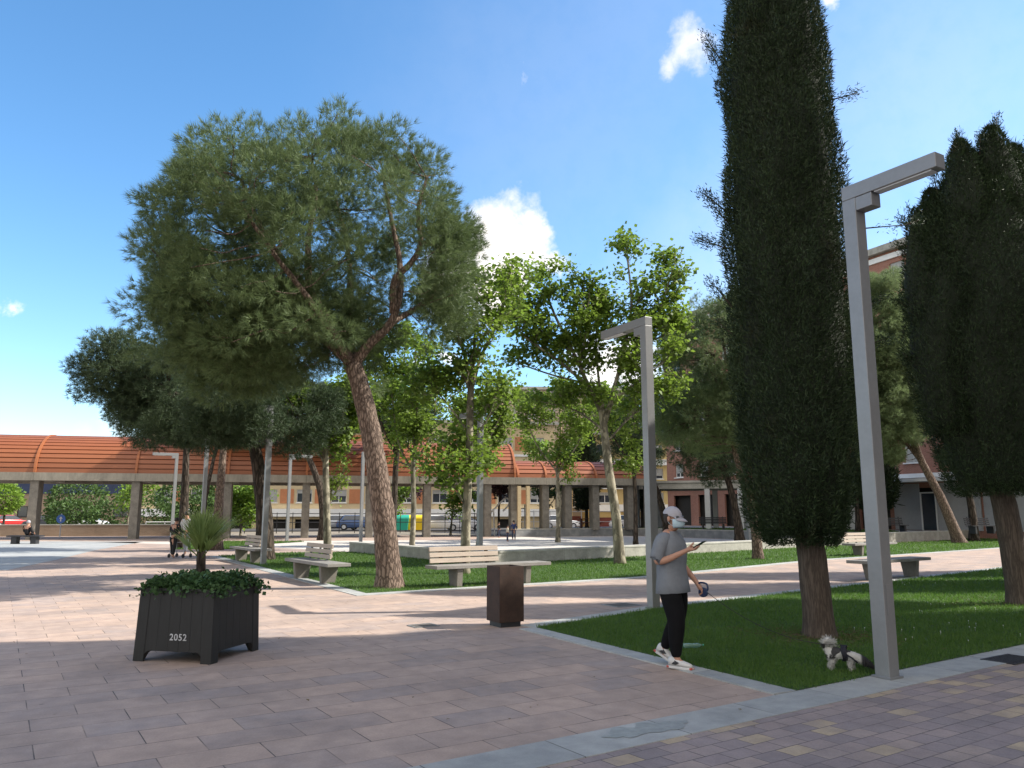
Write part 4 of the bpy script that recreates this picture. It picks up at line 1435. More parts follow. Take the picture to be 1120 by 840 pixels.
# ------------------------------------------------------------------ benches
def make_bench(label, loc, rz, back=True, L=3.05, group="concrete and slat benches along the lawns", proto={}, dark=False):
    """local x along the seat, front towards local -y"""
    key = back
    if key in proto:
        return copy_tree(proto[key], loc, rz, label)
    t = thing("park_bench", label, 'bench', loc, rz, group)
    MB().box((0, 0, .435), (L, .56, .075)).build("seat", M['bench_stone'], t, bevel=.008)
    for x in (-L * .30, L * .30):
        mb = MB()
        mb.extrude([(-.20, 0), (.12, 0), (.20, .396), (-.24, .396)], (0, 1, 0), (0, 0, 1), (x - .07, 0, 0), (1, 0, 0), .14)
        mb.build("leg", M['bench_leg'], t, bevel=.006)
    if back:
        x0, x1 = -L * .47, L * .12
        for i, z in enumerate((.555, .68, .805)):
            mb = MB()
            mb.box(((x0 + x1) / 2, .235 + i * .022, z), (x1 - x0, .045, .10), rx=R(-10))
            mb.build("back_slat", M['wood'], t, bevel=.006)
        for x in (x0 + .30, (x0 + x1) / 2 - .0, x1 - .30):
            mb = MB()
            mb.box((x, .285, .655), (.09, .02, .40), rx=R(-10))
            mb.box((x, .262, .47), (.09, .06, .012))
            mb.build("bracket", M['dark_metal'], t)
    proto[key] = t
    return t


make_bench("grey concrete bench with pale slatted back standing behind the rusty bin", (-.50, 18.62, .012), AX)
make_bench("concrete bench with slatted back seen end-on between the palm planter and the big pine", (-4.76, 19.75, .012), R(123.5) + math.pi)
make_bench("shaded concrete bench with slatted back beside the thick dark pine trunk", (-8.85, 27.4, .012), R(123.5) + math.pi)
make_bench("concrete bench with slatted back across the path, partly hidden by the nearest lamp post", (14.0, 31.7, .012), AX + R(3))
make_bench("backless dark concrete slab bench on the edge of the shaded lawn", (9.55, 20.55, .012), AX + R(3), back=False)


def metal_bench(label, loc, rz, proto=[]):
    if proto:
        return copy_tree(proto[0], loc, rz, label)
    t = thing("metal_bench", label, 'bench', loc, rz, "dark metal benches on the terrace")
    mb = MB()
    for k in range(4):
        mb.box((0, -.2 + k * .13, .44), (1.9, .10, .03))
    mb.build("seat", M['dark_metal'], t)
    mb = MB()
    for k in range(4):
        mb.box((0, .27 + k * .02, .52 + k * .11), (1.9, .03, .085))
    mb.build("backrest", M['dark_metal'], t)
    for x in (-.7, .7):
        mb = MB(); mb.box((x, 0, .21), (.12, .46, .42)); mb.box((x, .29, .6), (.05, .04, .7), rx=R(-9)); mb.build("leg", M['dark_metal'], t)
    proto.append(t)
    return t


metal_bench("dark metal bench on the terrace right of the person's cap", (14.2, 57.0, .47), R(-8))
metal_bench("dark metal bench on the terrace behind the tall cypress trunk", (19.2, 51.0, .47), R(-10))
metal_bench("dark metal bench in front of the white shop front at the right edge", (27.2, 46.8, .47), R(20), )
metal_bench("dark metal bench by the clipped conifer before the white shop front", (23.4, 49.6, .47), R(15))

# red picnic table by the clipped cypress
t = thing("picnic_table", "dark red picnic table beside the clipped cypress under the low pergola", 'table', (6.2, 64.5, .46), R(10))
MB().box((0, 0, .74), (1.9, .75, .06)).build("tabletop", M['shop_red'], t)
for s in (-1, 1):
    MB().box((0, s * .68, .44), (1.9, .28, .05)).build("seat", M['shop_red'], t)
    MB().box((s * .7, 0, .36), (.08, 1.3, .08)).build("crossbar", M['shop_red'], t)
    MB().box((s * .7, 0, .36), (.1, .5, .70)).build("leg", M['shop_red'], t)

# ------------------------------------------------------------------ rusty bin
t = thing("litter_bin", "tall square rusty brown steel litter bin on a recessed base in front of the bench", 'bin', (-.10, 11.95, 0), AX - R(4))
mb = MB()
w, h, th = .40, .85, .014
for sx, sy in ((0, -1), (1, 0), (0, 1), (-1, 0)):
    if sx == 0:
        mb.box((0, sy * (w / 2 - th / 2), .07 + (h - .07) / 2), (w, th, h - .07))
    else:
        mb.box((sx * (w / 2 - th / 2), 0, .07 + (h - .07) / 2), (th, w - 2 * th, h - .07))
mb.box((0, 0, .085), (w - 2 * th, w - 2 * th, .02))
mb.build("body", M['corten'], t, bevel=.003)
MB().box((0, 0, .035), (w - .07, w - .07, .07)).build("base", M['dark_metal'], t)
mb = MB()
for s in (-1, 1):
    mb.box((0, s * .14, h - .05), (w - .03, .09, .008)); mb.box((s * .14, 0, h - .052), (.09, .18, .008))
mb.build("rim", M['corten'], t)
MB().box((0, 0, .42), (.33, .33, .64), top=1.03).build("liner", M['dark_metal'], t)

# ------------------------------------------------------------------ planter
pc = (-3.60, 9.50)
pa = R(-13)
SW, SH = .96, .75
t = thing("planter", "big square black wooden planter numbered 2052 on the shaded paving", 'planter', (*pc, 0), pa)


def side_panel(rot, n=7):
    """boards between corner posts, the lower edge cut out to leave feet"""
    mb = MB()
    bw = SW / n
    tp = .955
    for i in range(n):
        x0, x1 = -SW / 2 + i * bw + .0008, -SW / 2 + (i + 1) * bw - .0008

        def low(x):
            a = abs(x) / (SW / 2)
            return 0.0 if a > .80 else (.115 if a < .60 else .115 * math.cos((a - .60) / .20 * math.pi / 2) ** .6)
        k = 5
        pr = [(x0 + (x1 - x0) * q / k, low(x0 + (x1 - x0) * q / k)) for q in range(k + 1)]
        pr += [(x1 * tp, SH), (x0 * tp, SH)]
        y0 = -SW / 2
        vs = []
        for x, z in pr:
            yy = y0 * (1 - (1 - tp) * z / SH)
            vs.append((x, yy, z))
        for x, z in pr:
            yy = y0 * (1 - (1 - tp) * z / SH) + .035
            vs.append((x * .93, yy, z))
        c = len(pr)
        fs = [tuple(range(c)), tuple(range(2 * c - 1, c - 1, -1))] + [(i_, c + i_, c + (i_ + 1) % c, (i_ + 1) % c) for i_ in range(c)]
        mb.add(vs, fs)
    o = mb.build("side_panel", M['black_wood'], t, bevel=.0012)
    o.rotation_euler = (0, 0, rot)
    return o


for k in range(4):
    side_panel(k * math.pi / 2)
for sx in (-1, 1):
    for sy in (-1, 1):
        mb = MB()
        q = SW / 2 + .004
        for z0, z1 in ((0, SH),):
            a_, b_ = q, q * .955
            pts = []
            for s, z in ((a_, 0), (b_, SH + .006)):
                pts += [(sx * s, sy * s, z), (sx * (s - .13), sy * s, z), (sx * (s - .13), sy * (s - .022), z), (sx * (s - .022), sy * (s - .022), z), (sx * (s - .022), sy * (s - .13), z), (sx * s, sy * (s - .13), z)]
            n = 6
            mb.add(pts, [tuple(range(n)), tuple(range(2 * n - 1, n - 1, -1))] + [(i, n + i, n + (i + 1) % n, (i + 1) % n) for i in range(n)])
        o = mb.build("corner_post", M['black_wood'], t, bevel=.003)
        bm = bmesh.new(); bm.from_mesh(o.data); bmesh.ops.recalc_face_normals(bm, faces=bm.faces); bm.to_mesh(o.data); bm.free()
mb = MB()
q = SW / 2 * .955
for s in (-1, 1):
    mb.box((0, s * (q - .025), SH + .018), (2 * q + .015, .07, .03)); mb.box((s * (q - .025), 0, SH + .0185), (.07, 2 * q - .09, .029))
mb.build("rim", M['black_wood'], t, bevel=.004)
MB().box((0, 0, SH - .12), (SW * .9, SW * .9, .1)).build("soil", M['soil'], t)
MB().box((0, 0, .13), (SW * .9, SW * .9, .02)).build("bottom_board", M['black_wood'], t)
cu = bpy.data.curves.new("number_text", 'FONT')
cu.body = "2052"
cu.size = .098
cu.extrude = .0012
cu.align_x = 'CENTER'
cu.offset = .0012
cu.space_character = 1.12
tmp = link("number_text", cu)
dg = bpy.context.evaluated_depsgraph_get()
me = bpy.data.meshes.new_from_object(tmp.evaluated_get(dg))
bpy.data.objects.remove(tmp)
M['stencil'] = plain("worn_white_stencil", (.42, .43, .45), .8, .45, 30, 0)
me.materials.clear(); me.materials.append(M['stencil'])
o = link("number", me, t)
tilt = math.atan((1 - .955) * SW / 2 / SH)
o.location = (.06, -SW / 2 + .0035, .235)
o.rotation_euler = (math.pi / 2 - tilt, 0, 0)

# ivy in the planter
iv = thing("ivy", "dense low green ivy spilling over the rim of the black planter", 'plant', (*pc, SH - .07), pa)
g = np.random.default_rng(90)
n = 4200
xy = g.uniform(-1, 1, (n, 2)) * .47
hgt = np.array([0.23 + .07 * noise.noise(Vector((a_ * 5, b_ * 5, 1))) + .06 * noise.noise(Vector((a_ * 12, b_ * 12, 3))) for a_, b_ in xy])
edge = np.maximum(np.abs(xy[:, 0]), np.abs(xy[:, 1])) / .47
z = hgt * (1 - .45 * edge ** 6) * g.uniform(.5, 1.0, n)
p = np.stack([xy[:, 0], xy[:, 1], z], 1)
over = g.uniform(0, 1, n) < .16
dirs = g.normal(size=(n, 3)) * .7 + np.array([0, 0, .35]); dirs[:, :2] += xy * 1.2
ll = g.uniform(.03, .06, n)
V, F = leaves(p, unit(dirs), ll, ll * .95, unit(g.normal(size=(n, 3)) * .6 + np.array([0, 0, 1])), .1)
# trailing sprays at the corner and rim
q = []
for cx, cy, m_n, dx, dy in ((.46, -.30, 40, .03, 0), (.46, .1, 40, .02, 0), (-.45, -.45, 30, -.01, -.01), (.1, -.46, 40, 0, -.01), (-.25, -.46, 30, 0, -.01), (.45, -.42, 40, .03, -.01), (.47, .36, 60, .10, .03)):
    s = g.uniform(0, 1, m_n)
    q.append(np.stack([cx + dx * s + g.normal(size=m_n) * .045, cy + dy * s + g.normal(size=m_n) * .06, .11 - .10 * s ** 2 + g.normal(size=m_n) * .02], 1))
q = np.concatenate(q)
ll = g.uniform(.03, .065, len(q))
V2, F2 = leaves(q, unit(g.normal(size=(len(q), 3)) + np.array([0, -.4, .1])), ll, ll * .95, None, .1)
np_mesh("foliage", np.concatenate([V, V2]), np.concatenate([F, F2 + len(V)]), M['ivy'], iv)
mb = MB()
for k in range(40):
    a_ = (g.uniform(-.4, .4), g.uniform(-.4, .4), -.02)
    b_ = (a_[0] * 1.15, a_[1] * 1.15, g.uniform(.08, .15))
    mb.tube([a_, b_], .004, 4)
mb.build("stems", M['bark_dark'], iv)

# palm in the planter
pm = thing("palm_plant", "young spiky fan palm growing from the middle of the black planter", 'plant', (pc[0] - .07, pc[1] + .10, SH - .07), 0)
mb = MB()
limb(mb, [(0, 0, -.03), (.005, 0, .24), (.0, 0, .48)], .06, .05, 12, 6, .008)
mb.build("trunk", M['bark_dark'], pm, True)
mb = MB()
vs_all, fs_all = [], []
for k in range(38):
    az = k * 2.4 + random.uniform(-.3, .3)
    el = R(random.choice((87, 83, 78, 72, 67, 62, 57, 52, 46, 38)) + random.uniform(-6, 6))
    d = Vector((math.cos(az) * math.cos(el), math.sin(az) * math.cos(el), math.sin(el)))
    st = Vector((0, 0, .43 + random.uniform(-.07, .06)))
    pl = random.uniform(.10, .24)
    hub = st + d * pl + Vector((0, 0, -.02))
    mb.tube([st, st + d * pl * .5, hub], [.009, .007, .006], 5)
    sid = d.cross(Vector((0, 0, 1))).normalized() if abs(d.z) < .98 else Vector((1, 0, 0))
    upv = sid.cross(d).normalized()
    nl = 9
    for j in range(nl):
        f = (j / (nl - 1) - .5) * R(48)
        dd = (d * math.cos(f) + sid * math.sin(f)).normalized()
        ln_ = random.uniform(.36, .52) * (1 - .25 * abs(f))
        s2 = dd.cross(upv).normalized() * .0085
        a_ = hub
        b_ = hub + dd * ln_ * .5 + upv * .012
        c_ = hub + dd * ln_ - Vector((0, 0, .03 * (1 + abs(f))))
        o_i = len(vs_all)
        vs_all += [a_ - s2 * .4, a_ + s2 * .4, b_ + s2, b_ - s2, c_]
        fs_all += [(o_i, o_i + 1, o_i + 2, o_i + 3), (o_i + 3, o_i + 2, o_i + 4)]
mb.add(vs_all, fs_all)
mb.build("fronds", M['palm'], pm)

# ------------------------------------------------------------------ plates in the paving
for (px, py), w_, lab in (((463, 684.5), .34, "small rusty square drain cover in the pink paving in front of the bin"),
                          ((680, 662), .5, "rectangular drain cover in the shaded path left of the second lamp")):
    x, y = G(px, py)
    t = thing("drain_cover", lab, 'drain cover', (x, y, 0), AX)
    mb = MB(); mb.box((0, 0, .003), (w_, w_ * .8, .010)); mb.build("plate", plain("dark_plate", (.09, .08, .07), .7, .4, 9, .3), t)
    mb = MB()
    for s in (-1, 1):
        mb.box((0, s * w_ * .43, .004), (w_ * 1.1, .03, .012)); mb.box((s * w_ * .535, 0, .0042), (.03, w_ * .8, .012))
    mb.build("rim", M['galv'], t)
x, y = G(1106, 722)
t = thing("drain_grate", "dark slotted drain grate in the mauve block paving at the right edge", 'drain grate', (x, y, .004), AX)
mb = MB()
for k in range(9):
    mb.box((-.28 + k * .07, 0, .006), (.035, .3, .012))
mb.box((0, .165, .006), (.62, .03, .0125)); mb.box((0, -.165, .006), (.62, .03, .0125))
mb.build("bars", M['dark_metal'], t)
MB().box((0, 0, .002), (.6, .3, .004)).build("pit_shade", M['room'], t)  # thin dark plate painted as the shade below the bars

# crushed bottle on the lawn
bo_ = G(757, 707, .04)
t = thing("plastic_bottle", "pale green empty plastic bottle lying on the shaded grass behind the person", 'bottle', (*bo_, .05), R(12))
t.scale = (.8, .8, .8)
m_, t_, p_, o_ = new_mat("green_plastic")
p_.inputs['Base Color'].default_value = (.30, .48, .40, 1)
p_.inputs['Roughness'].default_value = .15
p_.inputs['Transmission Weight'].default_value = .6
mb = MB()
mb.tube([(-.14, 0, 0), (-.135, 0, 0), (-.05, 0, .002), (0, 0, -.002), (.07, 0, .0), (.11, 0, 0), (.14, 0, 0), (.165, 0, 0)], [.030, .038, .036, .031, .037, .030, .014, .013], 14)
mb.build("body", m_, t, True)
MB().tube([(.166, 0, 0), (.185, 0, 0)], .016, 12).build("cap", plain("green_cap", (.05, .3, .18), .4, .1, 5, 0), t)

# ------------------------------------------------------------------ street behind: cars, containers, sign, railings
car_paint = {k: plain(k + "_car_paint", c, .25, .04, 1, 0, spec=.6) for k, c in
             (("white", (.72, .72, .72)), ("silver", (.35, .37, .40)), ("red", (.40, .03, .03)), ("blue", (.05, .09, .2)), ("black", (.02, .02, .024)))}


def make_car(label, loc, rz, col, proto={}):
    t = thing("parked_car", label, 'car', loc, rz, "cars parked along the street behind")
    if 'm' not in proto:
        mb = MB()
        low = [(-2.05, .28), (-2.1, .55), (-2.02, .86), (-1.0, .95), (.75, .95), (1.7, .84), (2.08, .62), (2.1, .3), (1.75, .24), (-1.8, .24)]
        mb.extrude(low, (1, 0, 0), (0, 0, 1), (0, -.86, 0), (0, 1, 0), 1.72)
        proto['b'] = mb
        c = MB()
        c.add([(-1.75, -.8, .94), (1.15, -.8, .94), (1.15, .8, .94), (-1.75, .8, .94), (-1.35, -.64, 1.46), (.25, -.64, 1.46), (.25, .64, 1.46), (-1.35, .64, 1.46)],
              [(4, 5, 6, 7), (0, 1, 5, 4), (1, 2, 6, 5), (2, 3, 7, 6), (3, 0, 4, 7)])
        proto['c'] = c
        gl = MB()
        gl.add([(-1.5, -.80, 1.0), (.98, -.80, 1.0), (.30, -.66, 1.40), (-1.25, -.66, 1.40)], [(0, 1, 2, 3)])
        gl.add([(-1.5, .80, 1.0), (.98, .80, 1.0), (.30, .66, 1.40), (-1.25, .66, 1.40)], [(3, 2, 1, 0)])
        gl.add([(1.10, -.70, 1.0), (1.10, .70, 1.0), (.36, .58, 1.42), (.36, -.58, 1.42)], [(0, 1, 2, 3)])
        gl.add([(-1.75, -.70, 1.0), (-1.75, .70, 1.0), (-1.42, .58, 1.42), (-1.42, -.58, 1.42)], [(3, 2, 1, 0)])
        for i, v in enumerate(gl.v):
            v = Vector(v); gl.v[i] = tuple(v + Vector((.02 if i // 4 == 2 else -.02 if i // 4 == 3 else 0, -.02 if i // 4 == 0 else .02 if i // 4 == 1 else 0, .012)))
        proto['g'] = gl
        proto['m'] = 1
    b = proto['b'].build("body", car_paint[col], t, True, .09)
    proto['c'].build("cabin", car_paint[col], t, True, .05)
    proto['g'].build("windows", M['glass'], t)
    for x in (-1.32, 1.3):
        for s in (-1, 1):
            w_ = MB(); w_.tube([(x, s * .66, .32), (x, s * .87, .32)], .32, 18)
            wo_ = w_.build("wheel", M['dark_metal'], t)
            MB().tube([(x, s * .868, .32), (x, s * .885, .32)], .19, 14).build("rim", M['pale_steel'], wo_)
    for s in (-1, 1):
        MB().box((2.07, s * .6, .66), (.08, .34, .12)).build("headlight", M['lampglass'], t)
        MB().box((-2.08, s * .66, .74), (.05, .28, .14)).build("tail_light", car_paint['red'], t)
    return t


def at(px, d, z=0.0):
    return (((px - 560) / FPX) * d * 1.0, d, z)


for px, d, col, rz, lab in ((102, 84, 'white', 6, "white estate car on the street behind the blue round sign"),
                            (17, 92, 'red', 60, "dark red car at the far left behind the person in black on the bench"),
                            (376, 82, 'silver', 8, "silver car behind the sapling left of the big pine's trunk"),
                            (394, 81, 'blue', 8, "dark blue car just left of the big pine's trunk behind the railing"),
                            (481, 77, 'white', 9, "white car parked right of the yellow container"),
                            (508, 80, 'white', 9, "white car parked behind the slim plane trunk"),
                            (612, 88, 'white', 8, "white car under the low end of the pergola"),
                            (60, 83, 'black', 6, "dark car behind the left pergola column"),
                            (687, 86, 'white', 8, "white car behind the forked plane's trunk"),
                            (770, 84, 'silver', 8, "silver car seen under the brick gable")):
    z_ = 0.0
    make_car(lab, at(px, d, z_), R(rz), col)


def container(label, px, d, mat, rz=R(10), proto=[]):
    t = thing("recycling_container", label, 'container', at(px, d), rz, "recycling containers behind the pergola")
    mb = MB()
    mb.add([(-.85, -.55, .12), (.85, -.55, .12), (.85, .55, .12), (-.85, .55, .12), (-.98, -.68, 1.15), (.98, -.68, 1.15), (.98, .68, 1.15), (-.98, .68, 1.15)],
           [(0, 3, 2, 1), (4, 5, 6, 7), (0, 1, 5, 4), (1, 2, 6, 5), (2, 3, 7, 6), (3, 0, 4, 7)])
    mb.build("tub", mat, t, bevel=.05)
    lid = MB()
    lid.extrude([(-.7, 1.16), (.7, 1.16), (.62, 1.36), (.3, 1.5), (-.3, 1.5), (-.62, 1.36)], (0, 1, 0), (0, 0, 1), (-1.0, 0, 0), (1, 0, 0), 2.0)
    lid.build("lid", mat, t, bevel=.03)
    for s in (-1, 1):
        for q in (-1, 1):
            MB().tube([(s * .7, q * .5 - .04, .09), (s * .7, q * .5 + .04, .09)], .09, 10).build("wheel", M['dark_metal'], t)


container("turquoise green recycling container behind the big pine's trunk", 437, 74, plain("green_plastic_bin", (.02, .33, .24), .5, .1, 2, 0))
container("yellow recycling container right of the green one", 458, 74.6, plain("yellow_plastic_bin", (.75, .52, .02), .5, .1, 2, 0))

t = thing("round_sign", "blue round road sign on a pale post before the low wall at left", 'sign', at(74, 56), R(6))
MB().tube([(0, 0, -.05), (0, 0, 1.62)], .04, 8).build("post", M['pale_steel'], t)
MB().tube([(0, -.05, 1.25), (0, -.075, 1.25)], .30, 24).build("disc", plain("blue_sign", (.05, .16, .55), .4, .05, 1, 0), t)
mb = MB()
mb.extrude([(-.04, -.17), (.04, -.17), (.04, .02), (.12, .02), (0, .18), (-.12, .02), (-.04, .02)], (1, 0, 0), (0, 0, 1), (0, -.079, 1.25), (0, -1, 0), .004)
mb.build("arrow", M['white'], t)
wall("brick_wall", "long low brownish wall behind the pergola at left", (-37, 57.5), (-23.5, 60), .35, .85, M['brown_brick'])


def railing(label, a_, b_, h, rails, mat, posts):
    t = thing("railing", label, 'railing', (a_[0], a_[1], a_[2] if len(a_) > 2 else 0), math.atan2(b_[1] - a_[1], b_[0] - a_[0]))
    L = math.hypot(b_[0] - a_[0], b_[1] - a_[1])
    for z in rails:
        MB().tube([(0, 0, z), (L, 0, z)], .035, 6).build("rail", mat, t)
    for k in range(posts):
        MB().box((L * k / (posts - 1), .0, h / 2), (.06, .06, h)).build("post", mat, t)


railing("white two rail fence between the second pergola column and the palm", (-27.2, 60), (-22.0, 61), 1.05, (1.0, .45), M['white'], 5)
railing("dark street railing behind the pergola from the palm to the slim plane trunk", (-22, 66.5), (-2, 70), 1.7, (1.62, .9, .2), M['dark_metal'], 17)
railing("pale street railing behind the low end of the pergola", (.5, 71.5), (15, 75.5), 1.9, (1.8, .9), M['pale_steel'], 11)

# white bent tubes beside the children
t = thing("exercise_frame", "white bent tube exercise frame standing near the group of children", 'exercise frame', at(540, 59.5), R(10))
mb = MB()
mb.tube(smooth_path([(-.9, 0, 1.0), (.1, 0, 2.0), (.6, 0, 2.5), (.95, 0, 2.75), (1.2, 0, 2.55), (1.1, 0, 2.2), (.7, 0, 1.8)], 4), .06, 6)
mb.build("hoop", M['white'], t)
for a_, b_ in (((-1.3, 0, 1.6), (-.7, 0, .3)), ((-.2, 0, 1.5), (-.8, 0, .6)), ((1.6, .2, 2.0), (2.6, .2, 2.0)), ((-1.0, 0, 0), (-.6, 0, .9)), ((.1, 0, 0), (0, 0, 1.9)), ((1.9, .2, 0), (1.9, .2, 2.3)), ((2.4, .2, 0), (2.4, .2, 2.3))):
    MB().tube([a_, b_], .055, 6).build("bar", M['white'], t)
t = thing("white_poster_post", "twin pale pillars standing together at the pergola's step in height", 'pillars', (.6, 57.35, .46), R(13))
for x in (-.1, .55):
    MB().box((x, 0, 1.55), (.24, .3, 3.1)).build("pillar", M['cream'], t)
# ------------------------------------------------------------------ people and the dog
def skinned(name, verts, edges, radii, mat, parent=None, sub=2, root=0, smooth=True):
    """one continuous body grown round a skeleton of joints"""
    me = bpy.data.meshes.new(name)
    me.from_pydata([tuple(v) for v in verts], edges, [])
    o = link(name, me)
    o.modifiers.new("skin", 'SKIN')
    for i, r in enumerate(radii):
        d = me.skin_vertices[0].data[i]
        d.radius = r if isinstance(r, tuple) else (r, r)
        d.use_root = (i == root)
        d.use_loose = False
    s = o.modifiers.new("sub", 'SUBSURF')
    s.levels = s.render_levels = sub
    dg = bpy.context.evaluated_depsgraph_get()
    dg.update()
    nm = bpy.data.meshes.new_from_object(o.evaluated_get(dg))
    nm.name = name
    bpy.data.objects.remove(o)
    nm.materials.clear()
    nm.materials.append(mat)
    nm.polygons.foreach_set("use_smooth", [smooth] * len(nm.polygons))
    return link(name, nm, parent)


class Sk:
    def __init__(self):
        self.v, self.e, self.r, self.n = [], [], [], {}

    def j(self, name, p, r, par=None):
        self.n[name] = len(self.v)
        self.v.append(p); self.r.append(r)
        if par is not None:
            self.e.append((self.n[par], self.n[name]))
        return self

    def chain(self, par, pts):
        for i, (nm, p, r) in enumerate(pts):
            self.j(nm, p, r, par)
            par = nm
        return self

    def build(self, name, mat, parent=None, sub=2):
        return skinned(name, self.v, self.e, self.r, mat, parent, sub)


M['skin'] = plain("skin", (.40, .215, .145), .55, .08, 20, .05)
M['tee'] = plain("grey_cotton", (.165, .178, .197), .9, .12, 18, .35, dist=.006)
M['black_cloth'] = plain("black_leggings", (.006, .006, .007), .9, .3, 14, .4, spec=.15)
M['cap'] = plain("grey_cap_cloth", (.34, .33, .36), .85, .08, 20, .2)
M['mask'] = plain("pale_blue_mask", (.40, .52, .58), .8, .06, 20, .1)
M['hair'] = plain("dark_brown_hair", (.022, .014, .01), .6, .3, 20, .3)
M['shoe_white'] = plain("white_trainer", (.55, .54, .52), .6, .08, 15, .1)
M['shoe_red'] = plain("red_sole", (.42, .08, .06), .6, .15, 15, .1)
M['shoe_black'] = plain("black_trainer_patch", (.02, .02, .022), .6, .2, 15, .1)
M['eye'] = plain("dark_eye", (.012, .01, .01), .2, .1, 5, 0)
M['navy_plastic'] = plain("navy_plastic", (.02, .035, .09), .35, .15, 10, 0)
M['glassy_black'] = plain("phone_glass", (.012, .012, .014), .12, .1, 5, 0, spec=.7)

fw = Vector((.78, -.63, 0)).normalized()
PLOC = Vector((1.72, 8.78, .0))
prz = math.atan2(fw.y, fw.x)
P = thing("person", "person in grey cap, face mask, grey t-shirt and black leggings looking at a phone", 'person', PLOC, prz)

s = Sk()
s.j('pelvis', (0, 0, .90), (.13, .105))
s.chain('pelvis', [('waist', (.0, 0, 1.04), (.135, .11)), ('chest', (.005, 0, 1.22), (.165, .122)), ('collar', (-.01, 0, 1.36), (.10, .085)),
                   ('neck', (.015, 0, 1.425), (.05, .052)), ('jaw', (.055, 0, 1.487), (.058, .07)), ('face', (.05, 0, 1.55), (.078, .092)), ('crown', (.03, 0, 1.615), (.066, .078))])
# right arm bent up, holding the phone
s.chain('collar', [('rsh', (-.02, -.175, 1.335), (.055, .055)), ('relb', (-.055, -.235, 1.085), (.043, .043)), ('rfore', (.08, -.21, 1.13), (.039, .039)), ('rwri', (.245, -.15, 1.215), (.026, .030)),
                   ('rpalm', (.305, -.13, 1.245), (.022, .036))])
for i, (dx, dy, dz, r) in enumerate(((.075, -.028, .022, .0095), (.085, -.010, .03, .0098), (.08, .010, .03, .0095), (.062, .028, .026, .0085))):
    b = Vector((.305, -.13, 1.245))
    q = b + Vector((dx * .55, dy * 1.15, dz * .3 - .02))
    e = b + Vector((dx * 1.15, dy * 1.2, dz * 1.0))
    s.chain('rpalm', [('rf%da' % i, q, (r, r)), ('rf%db' % i, e, (r * .85, r * .85))])
s.chain('rpalm', [('rtha', (.318, -.165, 1.275), (.011, .011)), ('rthb', (.352, -.158, 1.305), (.009, .009))])
# left arm hanging forward with the leash
s.chain('collar', [('lsh', (-.02, .175, 1.335), (.055, .055)), ('lelb', (-.03, .255, 1.075), (.042, .042)), ('lfore', (.06, .27, .97), (.036, .036)), ('lwri', (.165, .265, .855), (.025, .029)),
                   ('lpalm', (.20, .262, .805), (.022, .034))])
for i, (dx, dy, dz) in enumerate(((.036, -.024, -.035), (.030, -.008, -.045), (.024, .008, -.046), (.016, .022, -.040))):
    b = Vector((.20, .262, .80))
    s.chain('lpalm', [('lf%da' % i, b + Vector((dx, dy, dz)), (.0095, .0095)), ('lf%db' % i, b + Vector((dx - .035, dy * .9 - .012, dz - .028)), (.0085, .0085))])
s.chain('lpalm', [('ltha', (.232, .235, .80), (.011, .011)), ('lthb', (.235, .215, .768), (.009, .009))])
# legs
s.chain('pelvis', [('rhip', (.0, -.095, .86), (.095, .09)), ('rthigh', (.08, -.10, .68), (.082, .08)), ('rknee', (.10, -.10, .475), (.055, .055)), ('rcalf', (.078, -.10, .33), (.054, .052)), ('rank', (.078, -.10, .10), (.036, .036)), ('rtoe', (.19, -.105, .035), (.032, .022))])
s.chain('pelvis', [('lhip', (.0, .095, .86), (.095, .09)), ('lthigh', (.01, .095, .68), (.082, .08)), ('lknee', (-.005, .095, .475), (.055, .055)), ('lcalf', (-.08, .095, .34), (.052, .05)), ('lank', (-.185, .095, .135), (.035, .035)), ('ltoe', (-.09, .10, .04), (.030, .022))])
body = s.build("body", M['skin'], P)

# shirt: a loose tube with short sleeves
mb = MB()
secs = [(.765, .012, .160, .200), (.77, .012, .166, .207), (.86, .008, .158, .204), (.94, .006, .150, .196), (1.02, .0, .140, .188), (1.10, .006, .139, .189), (1.18, .01, .142, .196),
        (1.26, .008, .139, .199), (1.32, .0, .126, .190), (1.365, -.006, .104, .150), (1.395, -.002, .080, .100), (1.415, .006, .066, .070), (1.412, .008, .058, .062)]
n = 28
vs, fs = [], []
for z, cx, rx, ry in secs:
    for k in range(n):
        a = 2 * math.pi * k / n
        c_, s_ = math.cos(a), math.sin(a)
        w_ = 1 + .05 * noise.noise(Vector((c_ * 2.2, s_ * 2.2, z * 7))) + .045 * noise.noise(Vector((c_ * 3.5 + z * 6, s_ * 3.5, z * 16)))
        vs.append((cx + rx * w_ * math.copysign(abs(c_) ** .85, c_), ry * w_ * math.copysign(abs(s_) ** .9, s_), z + (.012 * c_ if z < .87 else 0)))
for i in range(len(secs) - 1):
    for k in range(n):
        p0, p1 = i * n + k, i * n + (k + 1) % n
        fs.append((p0, p1, p1 + n, p0 + n))
mb.add(vs, fs)
for pts in ([(-.004, -.10, 1.335), (-.015, -.165, 1.315), (-.035, -.208, 1.22), (-.05, -.232, 1.125), (-.05, -.231, 1.13)], [(-.004, .10, 1.335), (-.015, .165, 1.315), (-.022, .215, 1.22), (-.028, .248, 1.125), (-.028, .247, 1.13)]):
    mb.tube(smooth_path(pts, 3), [.072, .076, .078, .079, .079, .078, .076, .075, .074, .072, .070, .068, .052][:len(smooth_path(pts, 3))], 14)
mb.build("t_shirt", M['tee'], P, True)
